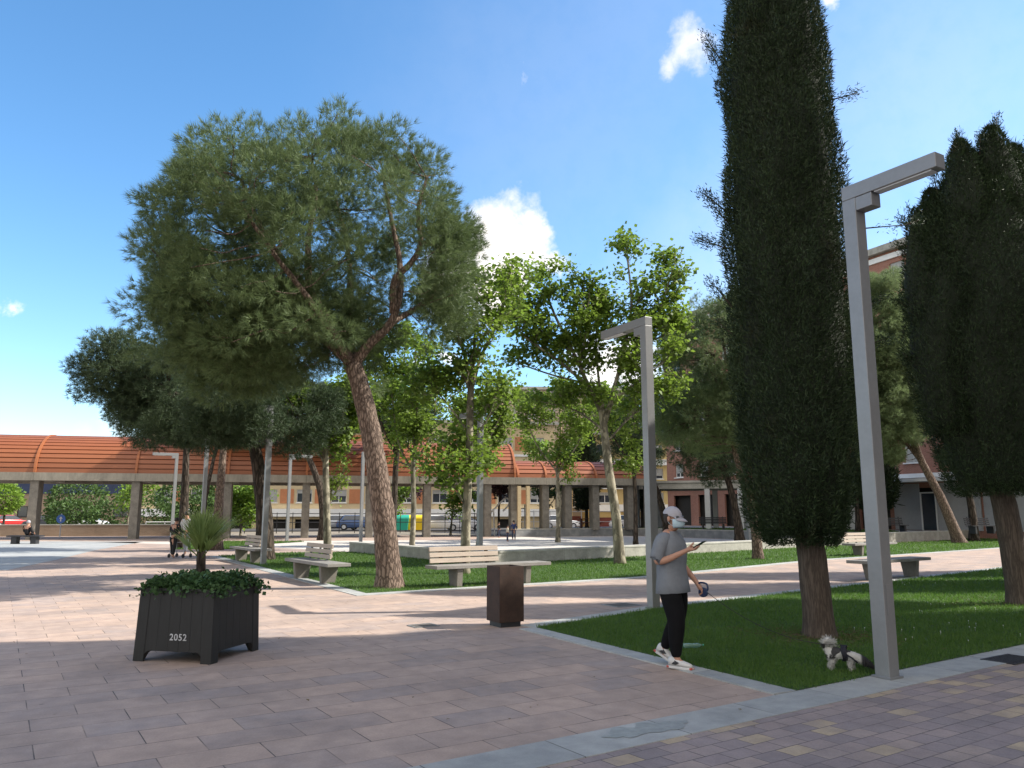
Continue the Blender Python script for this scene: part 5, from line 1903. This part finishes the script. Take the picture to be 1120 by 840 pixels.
# leggings
s = Sk()
s.j('w', (0, 0, .92), (.105, .088))
s.chain('w', [('rh', (.0, -.092, .84), (.118, .112)), ('rt', (.055, -.10, .67), (.126, .120)), ('rk', (.10, -.10, .475), (.096, .092)), ('rc', (.075, -.10, .33), (.090, .086)), ('ra', (.075, -.10, .105), (.052, .052))])
s.chain('w', [('lh', (.0, .092, .84), (.118, .112)), ('lt', (.01, .095, .68), (.130, .124)), ('lk', (.0, .095, .475), (.096, .092)), ('lc', (-.08, .095, .34), (.088, .084)), ('la', (-.175, .095, .155), (.05, .05))])
s.build("leggings", M['black_cloth'], P)


def shoe(base, pitch, side):
    """base: where the heel's underside is; pitch lifts the heel"""
    Mx = Matrix.Translation(base) @ Matrix.Rotation(pitch, 4, 'Y') @ Matrix.Scale(.88, 4)
    up = MB()
    secs = [(-.07, .040, .10, .02), (-.03, .046, .125, .012), (.03, .044, .105, .010), (.09, .050, .075, .010), (.15, .051, .060, .012), (.20, .040, .045, .016), (.225, .018, .030, .02)]
    n = 10
    vs, fs = [], []
    for x, w_, h_, z0 in secs:
        for k in range(n):
            a = math.pi * 2 * k / n
            vs.append(Mx @ Vector((x, w_ * math.cos(a), .02 + z0 * .3 + (h_ * .5) * (1 + math.sin(a)))))
    for i in range(len(secs) - 1):
        for k in range(n):
            p0, p1 = i * n + k, i * n + (k + 1) % n
            fs.append((p0, p1, p1 + n, p0 + n))
    fs += [tuple(range(n - 1, -1, -1)), tuple(range((len(secs) - 1) * n, len(secs) * n))]
    up.add(vs, fs)
    o = up.build("shoe", M['shoe_white'], P, True)
    so = MB()
    out = [(-.085, -.03), (-.05, -.048), (.03, -.044), (.11, -.054), (.18, -.050), (.225, -.028), (.24, 0), (.225, .028), (.18, .050), (.11, .054), (.03, .044), (-.05, .048), (-.085, .03)]
    so.prism(out, 0, .03)
    so.v = [tuple(Mx @ Vector(v)) for v in so.v]
    so.build("sole", M['shoe_white'], o, bevel=.006)
    rd = MB()
    for x0, x1 in ((-.092, -.03), (.16, .235)):
        rd.box(((x0 + x1) / 2, 0, .016), (x1 - x0, .088 if x0 < 0 else .075, .026))
    rd.v = [tuple(Mx @ Vector(v)) for v in rd.v]
    rd.build("red_trim", M['shoe_red'], o, bevel=.006)
    bk = MB()
    for s_ in (-1, 1):
        bk.add([Mx @ Vector(q) for q in ((-.02, s_ * .0475, .05), (.035, s_ * .0465, .045), (.085, s_ * .050, .072), (.02, s_ * .041, .095))], [(0, 1, 2, 3)])
    bk.build("dark_patch", M['shoe_black'], o)
    return o


shoe(Vector((.055, -.10, .012)), 0, 0)
shoe(Vector((-.215, .097, .090)), R(26), 1)

# cap, mask, hair, ears
cap = MB()
n, rows = 20, 7
hc = Vector((.038, 0, 1.585))
ct = Matrix.Translation(hc) @ Matrix.Rotation(R(16), 4, 'Y')
vs, fs = [], []
for i in range(rows):
    a = math.pi / 2 * i / (rows - 1)
    for k in range(n):
        b = 2 * math.pi * k / n
        vs.append(ct @ Vector((.108 * math.cos(a) * math.cos(b) - .008, .090 * math.cos(a) * math.sin(b), .100 * math.sin(a) - .005)))
for i in range(rows - 1):
    for k in range(n):
        p0, p1 = i * n + k, i * n + (k + 1) % n
        fs.append((p0, p1, p1 + n, p0 + n))
cap.add(vs, fs)
cap_o = cap.build("cap", M['cap'], P, True)
pk = MB()
vs, fs = [], []
m_ = 9
for r_, dz in ((.098, 0.0), (.135, -.010), (.165, -.024)):
    for k in range(m_):
        b = R(-62 + 124 * k / (m_ - 1))
        vs.append(ct @ Vector((r_ * math.cos(b) + (.012 if r_ > .1 else 0), .088 * math.sin(b) * (1.0 if r_ < .1 else .95), dz - .012 * abs(math.sin(b)) ** 2)))
for i in range(2):
    for k in range(m_ - 1):
        fs.append((i * m_ + k, i * m_ + k + 1, (i + 1) * m_ + k + 1, (i + 1) * m_ + k))
pk.add(vs, fs)
po = pk.build("peak", M['cap'], cap_o, True)
sd = po.modifiers.new("thick", 'SOLIDIFY'); sd.thickness = .005
mk = MB()
vs, fs = [], []
for i, (z, r_) in enumerate(((1.545, .099), (1.525, .107), (1.50, .106), (1.47, .096), (1.452, .082))):
    for k in range(9):
        b = R(-78 + 156 * k / 8)
        vs.append((.048 + (r_ + (.014 if 3 <= k <= 5 and i < 4 else 0)) * math.cos(b), (r_ - .018) * math.sin(b) * .94, z))
for i in range(4):
    for k in range(8):
        fs.append((i * 9 + k, i * 9 + k + 1, (i + 1) * 9 + k + 1, (i + 1) * 9 + k))
mk.add(vs, fs)
mo = mk.build("face_mask", M['mask'], P, True)
sd = mo.modifiers.new("thick", 'SOLIDIFY'); sd.thickness = .003
mb = MB()
for s_ in (-1, 1):
    mb.tube(smooth_path([(.07, s_ * .078, 1.535), (.03, s_ * .088, 1.548), (.018, s_ * .092, 1.53), (.04, s_ * .083, 1.49), (.07, s_ * .07, 1.475)], 3), .002, 4)
mb.build("ear_loop", M['mask'], mo)
mb = MB()
vs, fs = [], []
for i, (z, r_) in enumerate(((1.60, .092), (1.57, .093), (1.54, .089), (1.515, .080), (1.49, .066))):
    for k in range(11):
        b = R(98 + 164 * k / 10)
        vs.append((.035 + r_ * math.cos(b), r_ * .90 * math.sin(b), z))
for i in range(4):
    for k in range(10):
        fs.append((i * 11 + k, i * 11 + k + 1, (i + 1) * 11 + k + 1, (i + 1) * 11 + k))
mb.add(vs, fs)
ho = mb.build("hair", M['hair'], P, True)
sd = ho.modifiers.new("thick", 'SOLIDIFY'); sd.thickness = .012
for s_ in (-1, 1):
    MB().lathe([(.004, -.03), (.014, -.02), (.018, .0), (.017, .018), (.006, .03)], 10, (.03, s_ * .091, 1.545), 1, .45).build("ear", M['skin'], P, True)
    MB().lathe([(.004, -.009), (.011, -.005), (.012, 0), (.011, .005), (.004, .009)], 10, (.122, s_ * .033, 1.562), .6, 1.2).build("eye", M['eye'], P, True)
MB().box((.118, 0, 1.565), (.014, .15, .026), ry=R(8)).build("sunglasses", M['glassy_black'], P, bevel=.005)

Pm = Matrix.Translation(PLOC) @ Matrix.Rotation(prz, 4, 'Z')
# the phone in the hand
ph = MB()
ph.box((0, 0, 0), (.150, .072, .009))
po = ph.build("phone", M['glassy_black'], None, bevel=.004)
po.matrix_world = Pm @ Matrix.Translation((.395, -.125, 1.285)) @ Matrix.Rotation(R(-28), 4, 'Y') @ Matrix.Rotation(R(-8), 4, 'Z')
tag(po, "dark mobile phone held up in the person's raised hand", 'phone')
# retractable leash
lh = thing("dog_leash", "navy retractable dog leash held in the lowered hand, its cord running to the dog", 'dog leash', Pm @ Vector((.235, .255, .765)), prz)
mb = MB()
mb.tube([(.0, -.020, 0), (0, .020, 0)], [.052, .052], 16)
mb.build("reel", M['navy_plastic'], lh, bevel=.008)
mb = MB()
mb.tube(smooth_path([(-.03, 0, .045), (-.055, 0, .075), (-.03, 0, .10), (.04, 0, .09), (.055, 0, .045), (.045, 0, .02)], 3), .011, 7)
mb.build("grip", M['navy_plastic'], lh)

# ---- dog
DX, DY = 3.38, 8.52
dfw = Vector((.94, -.34, 0)).normalized()
drz = math.atan2(dfw.y, dfw.x)
DS = .72
D = thing("dog", "small shaggy white and dark grey dog with curled tail sniffing by the lamp post", 'dog', (DX, DY, .02), drz)
m_, t_, p_, o_ = new_mat("patchy_dog_fur")
v_ = coords(t_, scale=(1, .7, 1))
n_ = tnoise(t_, v_, 7.5, 2, .4)
pt = ramp(t_, n_, [(.50, (0, 0, 0)), (.53, (1, 1, 1))])
sx_ = t_.nodes.new("ShaderNodeSeparateXYZ")
t_.links.new(coords(t_), sx_.inputs[0])
hd = ramp(t_, sx_.outputs[0], [(.25, (0, 0, 0)), (.28, (1, 1, 1))])
lg = ramp(t_, sx_.outputs[2], [(.13, (0, 0, 0)), (.17, (1, 1, 1))])
tl = ramp(t_, sx_.outputs[2], [(.345, (1, 1, 1)), (.36, (0, 0, 0))])
fz = tnoise(t_, coords(t_), 60, 3)
white = mixc(t_, fz, (.34, .33, .31), (.55, .54, .51))
dark = mixc(t_, fz, (.018, .017, .018), (.05, .047, .046))
k_ = mixc(t_, 1, mixc(t_, 1, pt, lg, 'MULTIPLY'), tl, 'MULTIPLY')
col_ = mixc(t_, k_, white, dark)
col_ = mixc(t_, hd, col_, dark)
t_.links.new(col_, p_.inputs['Base Color'])
p_.inputs['Roughness'].default_value = .9
M['fur'] = m_
s = Sk()
s.j('hip', (-.13, 0, .235), (.078, .085))
s.chain('hip', [('belly', (0, 0, .235), (.072, .078)), ('chest', (.13, 0, .225), (.080, .090)), ('neck', (.235, 0, .185), (.060, .062)), ('skull', (.325, 0, .125), (.064, .066)), ('muz', (.395, 0, .080), (.034, .032)), ('nose', (.425, 0, .062), (.018, .018))])
s.chain('hip', [('t1', (-.20, 0, .295), (.030, .030)), ('t2', (-.225, 0, .37), (.042, .042)), ('t3', (-.17, 0, .42), (.052, .052)), ('t4', (-.105, .01, .385), (.036, .036)), ('t5', (-.085, .015, .35), (.02, .02))])
for sg, dx in ((-1, .0), (1, .035)):
    s.chain('hip', [('h1%d' % sg, (-.14 + dx, sg * .055, .17), (.046, .040)), ('h2%d' % sg, (-.115 + dx, sg * .06, .125), (.030, .028)), ('h3%d' % sg, (-.16 + dx, sg * .06, .07), (.020, .020)), ('h4%d' % sg, (-.15 + dx, sg * .06, .018), (.022, .020)), ('h5%d' % sg, (-.125 + dx, sg * .06, .012), (.018, .014))])
    s.chain('chest', [('f1%d' % sg, (.125 + dx, sg * .055, .155), (.036, .034)), ('f2%d' % sg, (.115 + dx, sg * .057, .085), (.024, .024)), ('f3%d' % sg, (.12 + dx, sg * .057, .02), (.022, .020)), ('f4%d' % sg, (.145 + dx, sg * .057, .012), (.018, .014))])
db = s.build("body", M['fur'], D)
for sg in (-1, 1):
    e = Sk()
    e.j('a', (.305, sg * .052, .165), (.018, .03)); e.chain('a', [('b', (.30, sg * .085, .12), (.014, .04)), ('c', (.305, sg * .088, .07), (.012, .024))])
    e.build("ear", plain("dark_ear_fur", (.022, .02, .02), .9, .3, 30, .3), D)
    MB().lathe([(.002, -.006), (.007, 0), (.002, .006)], 8, (.372, sg * .036, .128)).build("eye", M['eye'], D, True)
# shaggy coat over the body
me = db.data
V0 = np.empty(len(me.vertices) * 3, dtype=np.float32); me.vertices.foreach_get("co", V0); V0 = V0.reshape(-1, 3)
N0 = np.empty(len(me.vertices) * 3, dtype=np.float32); me.vertices.foreach_get("normal", N0); N0 = N0.reshape(-1, 3)
idx = rng.integers(0, len(V0), 9000)
c = V0[idx] + rng.normal(size=(9000, 3)) * .006
tail = V0[idx][:, 2] > .30
flow = np.where(tail[:, None], N0[idx] * 1.4 + np.array([.1, 0, .3]), N0[idx] * .8 + np.array([-.35, 0, -.75]))
d = unit(flow + rng.normal(size=(9000, 3)) * .28)
ln_ = np.where(tail, .055, .028) * rng.uniform(.5, 1.25, 9000)
low = V0[idx][:, 2] < .05
ln_ = np.where(low, .012, ln_)
V, F = blades(c - d * .004, d, ln_, np.full(9000, .0045))
np_mesh("coat", V, F, M['fur'], D)
# harness
mb = MB()
for x, zz, ry_, rz_ in ((.045, .232, .089, .086),):
    ring = [(x + .012 * math.sin(a * 2), ry_ * math.cos(a) * 1.12, zz + rz_ * math.sin(a) * 1.14) for a in [2 * math.pi * k / 18 for k in range(19)]]
    for dx in (-.022, 0, .022):
        mb.tube([(q[0] + dx, q[1], q[2]) for q in ring], .014, 6, False)
for sg in (-1, 1):
    mb.tube(smooth_path([(.06, sg * .098, .235), (.14, sg * .108, .19), (.20, sg * .07, .135), (.215, 0, .115)], 4), .012, 6)
mb.tube([(-.0, 0, .335), (.09, 0, .335)], .014, 6)
mb.build("harness", plain("black_webbing", (.012, .012, .02), .7, .2, 20, .1), D)
# cord of the leash: from the reel to the harness, sagging a little
Dm = Matrix.Translation((DX, DY, .02)) @ Matrix.Rotation(drz, 4, 'Z') @ Matrix.Scale(DS, 4)
Lm = Matrix.Translation(Pm @ Vector((.235, .255, .765))) @ Matrix.Rotation(prz, 4, 'Z')
a_ = Vector((.055, 0, -.005))
b_ = Lm.inverted() @ (Dm @ Vector((.05, 0, .345)))
pts = []
for k in range(25):
    f = k / 24
    q = a_.lerp(b_, f)
    q.z -= .14 * 4 * f * (1 - f)
    pts.append(q)
MB().tube(pts, .0035, 5).build("cord", plain("black_cord", (.015, .015, .018), .6, .1, 5, 0), lh)


D.scale = (DS, DS, DS)


# ---- people far off
def small_person(label, loc, rz, top, bottom, skin_h=1.65, stoop=0.0, sit=False, hair='hair', arms=.0, walk=.16):
    t = thing("person", label, 'person', loc, rz)
    k = skin_h / 1.68
    q = lambda x, y, z: (x * k + stoop * max(0, z - .9) * k, y * k, (z - (.44 if sit else 0)) * k)
    s = Sk()
    s.j('p', q(0, 0, .93), (.13 * k, .10 * k))
    s.chain('p', [('w', q(0, 0, 1.08), (.125 * k, .10 * k)), ('c', q(0, 0, 1.26), (.16 * k, .11 * k)), ('n', q(.02, 0, 1.44), (.055 * k, .055 * k)), ('h', q(.04, 0, 1.55), (.088 * k, .095 * k)), ('hh', q(.03, 0, 1.62), (.07 * k, .075 * k))])
    for sg in (-1, 1):
        s.chain('c', [('s%d' % sg, q(0, sg * .19, 1.36), (.055 * k, .055 * k)), ('e%d' % sg, q(-.03 + arms * .1, sg * .25, 1.10), (.043 * k, .043 * k)), ('a%d' % sg, q(.08 + arms * .3, sg * .24, .92 + arms * .16), (.03 * k, .03 * k)), ('ha%d' % sg, q(.12 + arms * .34, sg * .23, .84 + arms * .16), (.03 * k, .03 * k))])
        if sit:
            s.chain('p', [('k%d' % sg, q(.42, sg * .11, .93), (.07 * k, .07 * k)), ('f%d' % sg, q(.44, sg * .11, .52), (.045 * k, .045 * k)), ('t%d' % sg, q(.56, sg * .11, .47), (.035 * k, .03 * k))])
        else:
            s.chain('p', [('k%d' % sg, q(sg * walk * .5, sg * .095, .5), (.065 * k, .065 * k)), ('f%d' % sg, q(sg * walk, sg * .095, .08), (.042 * k, .042 * k)), ('t%d' % sg, q(sg * walk + .12, sg * .1, .035), (.035 * k, .03 * k))])
    s.build("body", M['skin'], t, 1)
    s2 = Sk()
    s2.j('p', q(0, 0, .88), (.165 * k, .135 * k))
    s2.chain('p', [('w', q(0, 0, 1.06), (.155 * k, .13 * k)), ('c', q(0, 0, 1.26), (.185 * k, .14 * k)), ('n', q(.01, 0, 1.41), (.08 * k, .075 * k))])
    for sg in (-1, 1):
        s2.chain('c', [('s%d' % sg, q(0, sg * .19, 1.35), (.075 * k, .072 * k)), ('e%d' % sg, q(-.03 + arms * .1, sg * .25, 1.10), (.062 * k, .06 * k)), ('a%d' % sg, q(.06 + arms * .28, sg * .24, .95 + arms * .16), (.045 * k, .045 * k))])
    s2.build("jacket", top, t, 1)
    s3 = Sk()
    s3.j('p', q(0, 0, .95), (.14 * k, .115 * k))
    for sg in (-1, 1):
        if sit:
            s3.chain('p', [('k%d' % sg, q(.42, sg * .11, .93), (.085 * k, .085 * k)), ('f%d' % sg, q(.44, sg * .11, .56), (.06 * k, .06 * k))])
        else:
            s3.chain('p', [('h%d' % sg, q(0, sg * .09, .84), (.105 * k, .1 * k)), ('k%d' % sg, q(sg * walk * .5, sg * .095, .5), (.08 * k, .08 * k)), ('f%d' % sg, q(sg * walk, sg * .095, .12), (.058 * k, .058 * k))])
    s3.build("trousers", bottom, t, 1)
    hm = q(.02, 0, 1.585)
    MB().lathe([(.02 * k, .115 * k), (.07 * k, .09 * k), (.098 * k, .04 * k), (.10 * k, -.02 * k), (.085 * k, -.05 * k)][::-1], 12, hm).build("hair", M[hair], t, True)
    return t


cloth = lambda n_, c_: plain(n_, c_, .9, .12, 12, .1)
c_black, c_navy, c_white, c_cream, c_pink, c_grey, c_den = (cloth("black_coat", (.012, .012, .014)), cloth("navy_top", (.03, .05, .14)), cloth("white_shirt", (.5, .5, .49)), cloth("cream_top", (.55, .5, .4)),
                                                             cloth("pink_top", (.55, .16, .16)), cloth("grey_top", (.18, .19, .22)), cloth("denim", (.04, .05, .09)))
x, y = G(188.5, 610.5)
small_person("person in a dark jacket pushing a walking frame behind the palm", (x, y, 0), R(75), c_black, c_black, 1.45, stoop=.16, arms=.9, walk=.1)
wk = thing("walking_frame", "metal walking frame held by the person in a dark jacket behind the palm", 'walking frame', (x + .12, y + .42, 0), R(75))
for sg in (-1, 1):
    mb = MB(); mb.tube(smooth_path([(.18, sg * .30, .06), (.12, sg * .29, .5), (.02, sg * .27, .82), (-.14, sg * .26, .84)], 3), .014, 6); mb.tube([(-.25, sg * .30, .06), (.02, sg * .27, .80)], .014, 6)
    mb.build("side_frame", M['galv'], wk)
    for xx in (.18, -.25):
        MB().tube([(xx, sg * .30 - .015, .075), (xx, sg * .30 + .015, .075)], .075, 12).build("wheel", M['dark_metal'], wk)
MB().tube([(.05, -.28, .55), (.05, .28, .55)], .012, 6).build("crossbar", M['galv'], wk)
small_person("person in a white shirt standing just beyond the one with the walking frame", (x - .35, y + 2.0, 0), R(-100), c_white, c_grey, 1.68)
# seated figure in black on a dark bench, far left
bx_, by_ = -26.2, 43.6
t = thing("slab_bench", "dark slab bench at the far left under the seated person in black", 'bench', (bx_, by_, 0), R(5))
MB().box((0, 0, .42), (1.7, .6, .08)).build("seat", M['dark_metal'], t, bevel=.01)
for xx in (-.5, .5):
    MB().box((xx, 0, .19), (.28, .4, .38)).build("leg", M['dark_metal'], t)
small_person("person in black sitting on the dark bench at the far left", (bx_ + .05, by_ + .05, .02), R(80), c_black, c_black, 1.66, sit=True, hair='cap', arms=.5)
x, y = G(511.5, 588)
small_person("child in a pink top standing beside the slim plane trunk", (x, y, 0), R(20), c_pink, c_den, 1.0, walk=.08)
for px, py, hh, tp, lab in ((562, 591, 1.2, c_navy, "child in a navy top on the far side of the group by the exercise frame"),
                            (555, 592.5, .95, c_cream, "small child in a cream top in the group by the exercise frame"),
                            (545.5, 588.5, 1.05, c_black, "child in dark clothes on the near left of the group by the exercise frame")):
    x, y = G(px, py)
    small_person(lab, (x, y, 0), R(px * 37 % 360), tp, c_den, hh, walk=.08)


# ------------------------------------------------------------------ grass
def inside(p, poly):
    c = np.zeros(len(p), bool)
    n = len(poly)
    for i in range(n):
        x0, y0 = poly[i]; x1, y1 = poly[(i + 1) % n]
        if y0 == y1:
            continue
        k = ((y0 > p[:, 1]) != (y1 > p[:, 1])) & (p[:, 0] < (x1 - x0) * (p[:, 1] - y0) / (y1 - y0) + x0)
        c ^= k
    return c


def grass(poly, z, n, ref, ln_, wd, label=None):
    P = np.array(poly)
    lo, hi = P.min(0), P.max(0)
    pts = []
    tot = 0
    while tot < n:
        q = rng.uniform(lo, hi, (n, 2))
        q = q[inside(q, poly)]
        d = np.linalg.norm(q, axis=1)
        q = q[(rng.uniform(0, 1, len(q)) < np.minimum(1, (ref / d) ** 2)) & (np.abs(q[:, 0]) < .72 * q[:, 1] + 1)]
        pts.append(q); tot += len(q)
    q = np.concatenate(pts)[:n]
    d = np.linalg.norm(q, axis=1)
    k = np.maximum(1, d / ref)
    tuft = np.array([noise.noise(Vector((a[0] * 1.3, a[1] * 1.3, 0))) for a in q])
    tuft2 = np.array([noise.noise(Vector((a[0] * 7, a[1] * 7, 5))) for a in q])
    q = q + rng.normal(size=q.shape) * .018
    C = np.stack([q[:, 0], q[:, 1], np.full(len(q), z)], 1)
    D = unit(np.stack([rng.normal(size=len(q)) * .45, rng.normal(size=len(q)) * .45, np.ones(len(q))], 1))
    V, F = blades(C, D, ln_ * rng.uniform(.5, 1.2, len(q)) * (1 + .35 * tuft + .3 * tuft2) * k ** .25, wd * k)
    return np_mesh("grass", V, F, M['grass'])


tag(grass(LA, .012, 120000, 9, .055, .0065), "short dark green grass of the shaded near lawn around the cypresses", 'grass', None, 'stuff')
tag(grass(LB, .012, 70000, 18, .065, .013), "bright sunlit grass strip in front of the low concrete walls", 'grass', None, 'stuff')
tag(grass(LC, .012, 9000, 30, .08, .03), "bright grass patch far left behind the dark pine trunk", 'grass', None, 'stuff')
tag(grass(LD, .472, 10000, 50, .08, .05), "raised strip of grass behind the far basin wall", 'grass', None, 'stuff')

# dry needle litter under the two front cypresses
g = np.random.default_rng(78)
q = np.concatenate([g.normal(size=(1500, 2)) * .45 + np.array([4.0, 10.8]), g.normal(size=(900, 2)) * .6 + np.array([9.0, 14.5])])
n = len(q)
V, F = blades(np.stack([q[:, 0], q[:, 1], g.uniform(.03, .06, n)], 1), unit(g.normal(size=(n, 3)) * np.array([1, 1, .25])), g.uniform(.03, .07, n), np.full(n, .007))
tag(np_mesh("needle_litter", V, F, plain("brown_litter", (.10, .07, .04), .9, .3, 10, 0)), "brown dry litter lying in the grass under the front cypresses", 'litter', None, 'stuff')

# white clover heads in the near lawn
g = np.random.default_rng(77)
q = np.concatenate([g.normal(size=(9, 2)) * .45 + np.array(G(a_, b_)) for a_, b_ in ((1045, 668), (1085, 690), (990, 695), (985, 640))])
q = q[inside(q, LA)]
mb = MB()
for x, y in q:
    mb.lathe([(.003, -.004), (.006, 0), (.003, .004)], 6, (x, y, .06))
    mb.tube([(x, y, .01), (x, y, .057)], .0012, 3)
tag(mb.build("clover_flowers", M['white']), "tiny white clover flowers scattered in the shaded lawn at right", 'flowers', None, 'stuff')
# fallen leaves on the paving
q = np.concatenate([g.uniform([-8, 6], [2, 17], (90, 2)), g.uniform([2, 16], [12, 24], (50, 2))])
n = len(q)
V, F = leaves(np.stack([q[:, 0], q[:, 1], np.full(n, .016)], 1), unit(np.stack([g.normal(size=n), g.normal(size=n), np.abs(g.normal(size=n)) * .1], 1)), g.uniform(.02, .05, n), g.uniform(.012, .03, n), np.tile([0, 0, 1.0], (n, 1)), .15)
tag(np_mesh("fallen_leaves", V, F, plain("dry_leaf", (.17, .12, .06), .9, .3, 10, 0)), "small dry leaves lying about on the paving", 'leaves', None, 'stuff')
